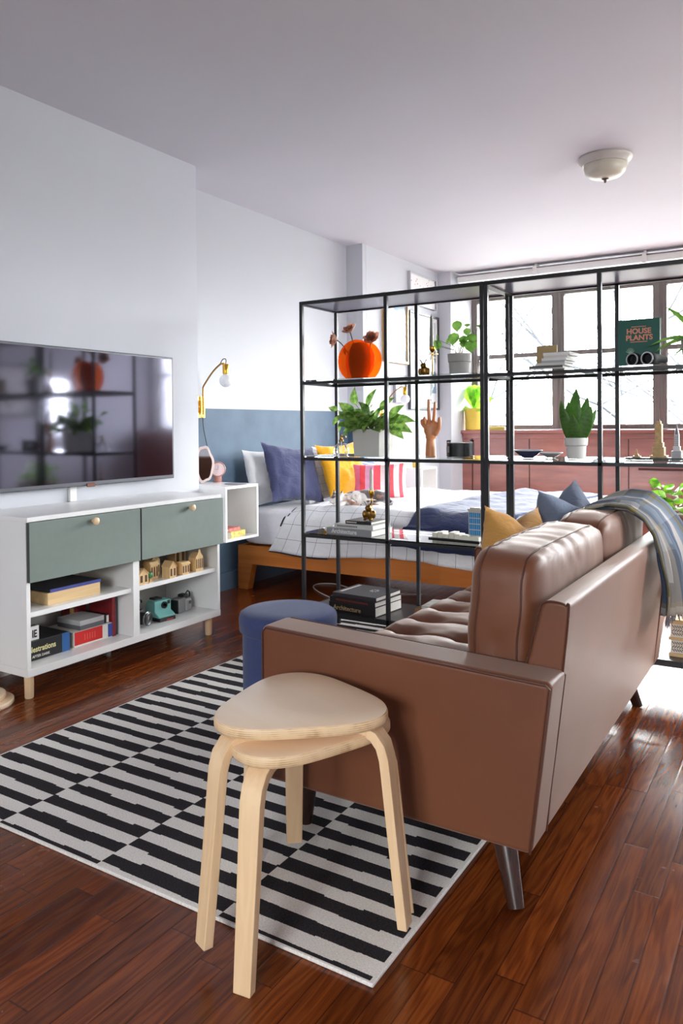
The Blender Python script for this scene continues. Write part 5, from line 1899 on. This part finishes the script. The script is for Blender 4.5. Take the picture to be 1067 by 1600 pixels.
# clock
PINKC = mat('dusty_pink_plastic', (176, 122, 112), .4)
t = thing('table_clock', 'dusty pink clock with round white face on the near nightstand', 'clock', (-3.255, 3.765, NT_Z), R(50))
MB().lathe([(0, 0), (.026, 0), (.028, .003), (.026, .03), (.026, .055), (0, .055)], seg=32).build('foot', PINKC, t)
b = MB().lathe([(0, -.036), (.030, -.034), (.044, -.022), (.049, .0), (.049, .030), (.045, .034), (.041, .030), (0, .028)], seg=40).build('housing', PINKC, t)
b.matrix_local = Matrix.Translation((0, .0, .082)) @ Matrix.Rotation(R(90), 4, 'X')
b = MB().lathe([(0, .0285), (.041, .0305), (0, .031)], seg=40).build('face', mat('pale_pink_face', (226, 204, 206), .4), t)
b.matrix_local = Matrix.Translation((0, .0, .082)) @ Matrix.Rotation(R(90), 4, 'X')
mb = MB()
for k in range(12):
    a = k * PI / 6
    mb.box((.034 * math.cos(a) - .0012, -.0322, .082 + .034 * math.sin(a) - .0012), (.034 * math.cos(a) + .0012, -.0314, .082 + .034 * math.sin(a) + .0012))
mb.box((-.001, -.0325, .082), (.001, -.0315, .106)).box((-.018, -.0325, .081), (0, -.0315, .083))
mb.build('hands_and_marks', mat('grey_print', (140, 124, 128), .5), t, smooth=False)
# wavy mirror
t = thing('wavy_mirror', 'small wavy-edged mirror with pink frame beside the pink clock', 'mirror', (-3.225, 3.610, NT_Z), R(50))
out, inn = [], []
for i in range(60):
    a = 2 * PI * i / 60
    r = 1 + .045 * math.sin(a * 6 + .6) + .035 * math.cos(3 * a + .5)
    out.append((.058 * r * math.cos(a), .120 + .116 * r * math.sin(a)))
    inn.append((.044 * r * math.cos(a), .120 + .098 * r * math.sin(a)))
out = [(x, max(.001, z)) for x, z in out]
MB().prism(out, .0, .014, 'XZ').build('frame', mat('blush_frame', (226, 204, 198), .2), t, bevel=.003)
MB().prism(inn, -.0012, .0, 'XZ').build('mirror_glass', mat('silvered_glass', (225, 225, 228), .03, 1.0, var=.0), t, smooth=False)
o = MB().lathe([(0, 0), (.055, 0), (.058, .003), (.05, .005), (0, .004)], seg=36, sx=1.3).build('oval_tray', mat('grey_tray', (150, 146, 150), .3))
o.location = (-3.02, 3.66, NT_Z)
tag(o, 'thin oval grey tray on the near nightstand front edge', 'tray')
o = MB().lathe([(0, 0), (.030, 0), (.034, .004), (.036, .075), (.033, .075), (.031, .008), (0, .006)], seg=32).build('yellow_cup', mat('yellow_glaze', (214, 186, 90), .4))
o.location = (-2.93, 6.0, .7405)
tag(o, 'yellow cup on the far nightstand', 'cup')


def sconce(loc, label, zend):
    T = thing('wall_sconce', label, 'wall lamp', loc, group='brass swing-arm wall lamps')
    MB().box((0.0005, -.045, -.07), (.006, .045, .07)).build('wall_plate', BRASS, T, bevel=.001)
    MB().cyl((.012, -.03, 0), (.012, .0, 0), .009).cyl((.02, -.012, -.04), (.02, -.012, .045), .010).build('hinge', BRASS, T)
    MB().tube(spl([(.02, .012, -.05), (.02, .012, .03), (.02, .012, .11), (.030, .011, .142), (.12, -.005, .225), (.185, -.012, .267), (.205, -.013, .272), (.225, -.014, .272)]), .0058, 10).build('arm', OLD_BRASS, T)
    MB().lathe([(0, -.058), (.019, -.058), (.020, -.05), (.020, .0), (.017, .006), (0, .006)], (.235, -.014, .262), 24).build('socket', BRASS, T)
    MB().tube(spl([(.235, -.014, .266), (.235, -.01, .29), (.225, -.006, .302), (.205, -.006, .300), (.192, -.01, .28), (.19, -.012, .268)]), .003, 7).build('cord_loop', DARK, T)
    MB().ball((.235, -.014, .163), .041, 24).lathe([(0, .195), (.016, .195), (.015, .205), (0, .206)], (.235, -.014, 0), 16).build('bulb', mat('opal_bulb_glass', (232, 232, 236), .15, var=.01, coat=.6), T)
    MB().tube(spl([(.012, .015, -.06), (.014, .02, -.14), (.02, .045, -.25), (.03, .07, -.36), (.035, .082, -.44)]), .0032, 7).build('power_cord', DARK, T)
    return T


sconce((-3.40, 3.765, 1.238), 'brass wall lamp with round white bulb above the near nightstand', 0)
sconce((-3.24, 5.955, 1.17), 'brass wall lamp on the far side of the bed', 0)

# ------------------------------------------------------------------ pictures on the far left wall
def art_mat(name, base, c2, c3, scale, kind):
    t = NT(name)
    co = t.n('TexCoord').outputs['Object']
    w = t.n('TexWave', {'Vector': co, 'Scale': scale, 'Distortion': 7.0, 'Detail': 3.0, 'Detail Scale': 1.2}, bands_direction='Z').outputs[1]
    z = t.n('SeparateXYZ', {0: co}).outputs[2]
    nz = t.n('TexNoise', {'Vector': co, 'Scale': scale * 2.2, 'Detail': 3.0}).outputs[0]
    if kind == 'wave':
        az = t.math('ABSOLUTE', z)
        f = t.math('GREATER_THAN', t.math('MULTIPLY_ADD', nz, .25, az), .30)
        c = t.mix(f, srgb(*base), srgb(*c2))
        ln = t.math('GREATER_THAN', w, .88)
        c = t.mix(t.math('MULTIPLY', ln, .55), c, srgb(*c3))
    elif kind == 'low':
        f = t.math('LESS_THAN', t.math('MULTIPLY_ADD', nz, .9, z), .22)
        f2 = t.math('GREATER_THAN', z, -.30)
        c = t.mix(t.math('MULTIPLY', f, f2), srgb(*base), srgb(*c2))
        f3 = t.math('GREATER_THAN', nz, .58)
        y = t.n('SeparateXYZ', {0: co}).outputs[1]
        f4 = t.math('GREATER_THAN', y, .12)
        c = t.mix(t.math('MULTIPLY', t.math('MULTIPLY', f3, f4), .8), c, srgb(*c3))
    else:
        v = t.n('TexVoronoi', {'Vector': co, 'Scale': scale * 6}).outputs[0]
        f = t.math('LESS_THAN', v, .22)
        g_ = t.math('GREATER_THAN', nz, .5)
        c = t.mix(t.math('MULTIPLY', f, g_), srgb(*base), srgb(*c2))
    return t.finish(bsdf(t, c, .5, coat=.4, coat_rough=.1).outputs[0])


def picture(y0, y1, z0, z1, mf, ma, label, fw=.018, x=-3.24, face=1, dep=.032, mount=.03):
    T = thing('framed_picture', label, 'picture', (x, (y0 + y1) / 2, (z0 + z1) / 2))
    w, h = (y1 - y0) / 2, (z1 - z0) / 2
    a, b = (.0005 * face, dep * face)
    lo, hi = min(a, b), max(a, b)
    fr_ = MB().box((lo, -w, -h), (hi, -w + fw, h)).box((lo, w - fw, -h), (hi, w, h)).box((lo, -w + fw, -h), (hi, w - fw, -h + fw)).box((lo, -w + fw, h - fw), (hi, w - fw, h))
    fr_.build('frame', mf, T, bevel=.001)
    MB().box((.001 * face if face > 0 else -.018, -w + fw, -h + fw), (.018 if face > 0 else -.001, w - fw, h - fw)).build('mount', mat('white_mount', (216, 216, 216), .7), T, smooth=False)
    q = .0188 * face
    MB().add([(q, -w + fw + mount, -h + fw + mount), (q, w - fw - mount, -h + fw + mount), (q, w - fw - mount, h - fw - mount), (q, -w + fw + mount, h - fw - mount)], [(0, 1, 2, 3)]).build('print', ma, T, smooth=False)
    return T


GOLDF = mat('gilt_frame', (196, 156, 96), .4, .3)
BLKF = mat('black_frame', (60, 62, 72), .4)
picture(5.965, 6.43, 1.675, 2.285, GOLDF, art_mat('blue_wave_print', (186, 190, 194), (70, 124, 164), (70, 78, 90), 2.2, 'wave'), 'gilt framed print of pale blue waves on the far left wall', .022, mount=.012)
picture(6.465, 7.12, 1.258, 2.19, BLKF, art_mat('grey_blue_figure_print', (186, 190, 194), (78, 108, 128), (44, 48, 56), 2.4, 'low'), 'large black framed print in the far corner by the window', .02, mount=.04)
picture(6.165, 6.395, 1.315, 1.50, mat('grey_frame', (150, 150, 158), .4), art_mat('small_blue_print', (214, 222, 230), (120, 150, 176), (96, 100, 108), 6, 'low'), 'small grey framed print under the gilt picture', .012, mount=.01)
picture(6.475, 7.06, 2.255, 2.56, mat('pale_frame', (186, 186, 192), .4), art_mat('red_dots_print', (240, 240, 240), (176, 66, 84), (60, 60, 60), 5, 'dots'), 'white print with small red dots above the large black frame', .012, mount=.01)
picture(5.3, 5.8, 1.25, 1.85, BLKF, art_mat('soft_grey_print', (222, 222, 220), (150, 160, 150), (96, 100, 108), 3, 'low'), 'black framed picture on the right wall reflected in the television', .02, x=1.80, face=-1)
picture(2.6, 3.2, 1.2, 1.9, BLKF, art_mat('soft_green_print', (226, 226, 222), (140, 160, 140), (96, 100, 108), 3, 'wave'), 'black framed picture on the right wall nearer the camera', .02, x=1.80, face=-1)

# ------------------------------------------------------------------ on the window sill
t = thing('potted_fig', 'broad-leaved plant in tall yellow pot on the window ledge', 'potted plant', (-2.99, 7.50, 1.0505))
pot_lathe([(0, 0), (.088, 0), (.094, .006), (.100, .225), (.094, .225), (.090, .200), (0, .200)], mat('yellow_ceramic', (222, 190, 74), .45), 'pot', t)
MB().lathe([(0, .198), (.0905, .202), (0, .204)], seg=24).build('soil', SOIL, t)
fl = MB()
for (p, d, L_, W_, nn) in (((0, 0, .22), (-.35, -.1, 1), .27, .15, (-.2, -1, 0)), ((.01, 0, .2), (-.1, .1, 1), .31, .15, (.3, -1, .1)), ((0, 0, .2), (.8, -.2, .7), .24, .13, (.2, -.8, .5)), ((-.02, 0, .2), (-1, -.2, .35), .20, .12, (0, -.6, .8)), ((.02, -.03, .19), (.6, -.5, .25), .20, .12, (0, -.6, .8)), ((-.02, -.02, .21), (-.7, -.4, .1), .17, .10, (0, -.4, 1)), ((0, 0, .25), (.25, 0, 1), .26, .13, (-.5, -.8, 0))):
    leaf(fl, p, d, nn, L_, W_, OBOV, .25, .2, 9)
fl.build('leaves', GREEN3, t, sharp=80)
b = book('yellow_book', 'yellow-green book lying on the window ledge right of the yellow pot', (-2.75, 7.50, 1.0505), (.22, .15, .035), mat('olive_yellow_cover', (184, 170, 80), .6), 0)

# cable under the bed
o = MB().tube(spl([(-2.62, 4.12, .006), (-2.80, 4.24, .006), (-2.92, 4.36, .006), (-2.93, 4.46, .006), (-2.82, 4.50, .006), (-2.64, 4.42, .006), (-2.45, 4.36, .006), (-2.30, 4.44, .006), (-2.16, 4.50, .006)]), .004, 8)
pts = []
o = o.build('power_cable', mat('white_cable', (190, 186, 184), .5), org=Vector((-2.6, 4.3, .01)))
tag(o, 'thin white cable looped on the floor under the bed', 'cable')
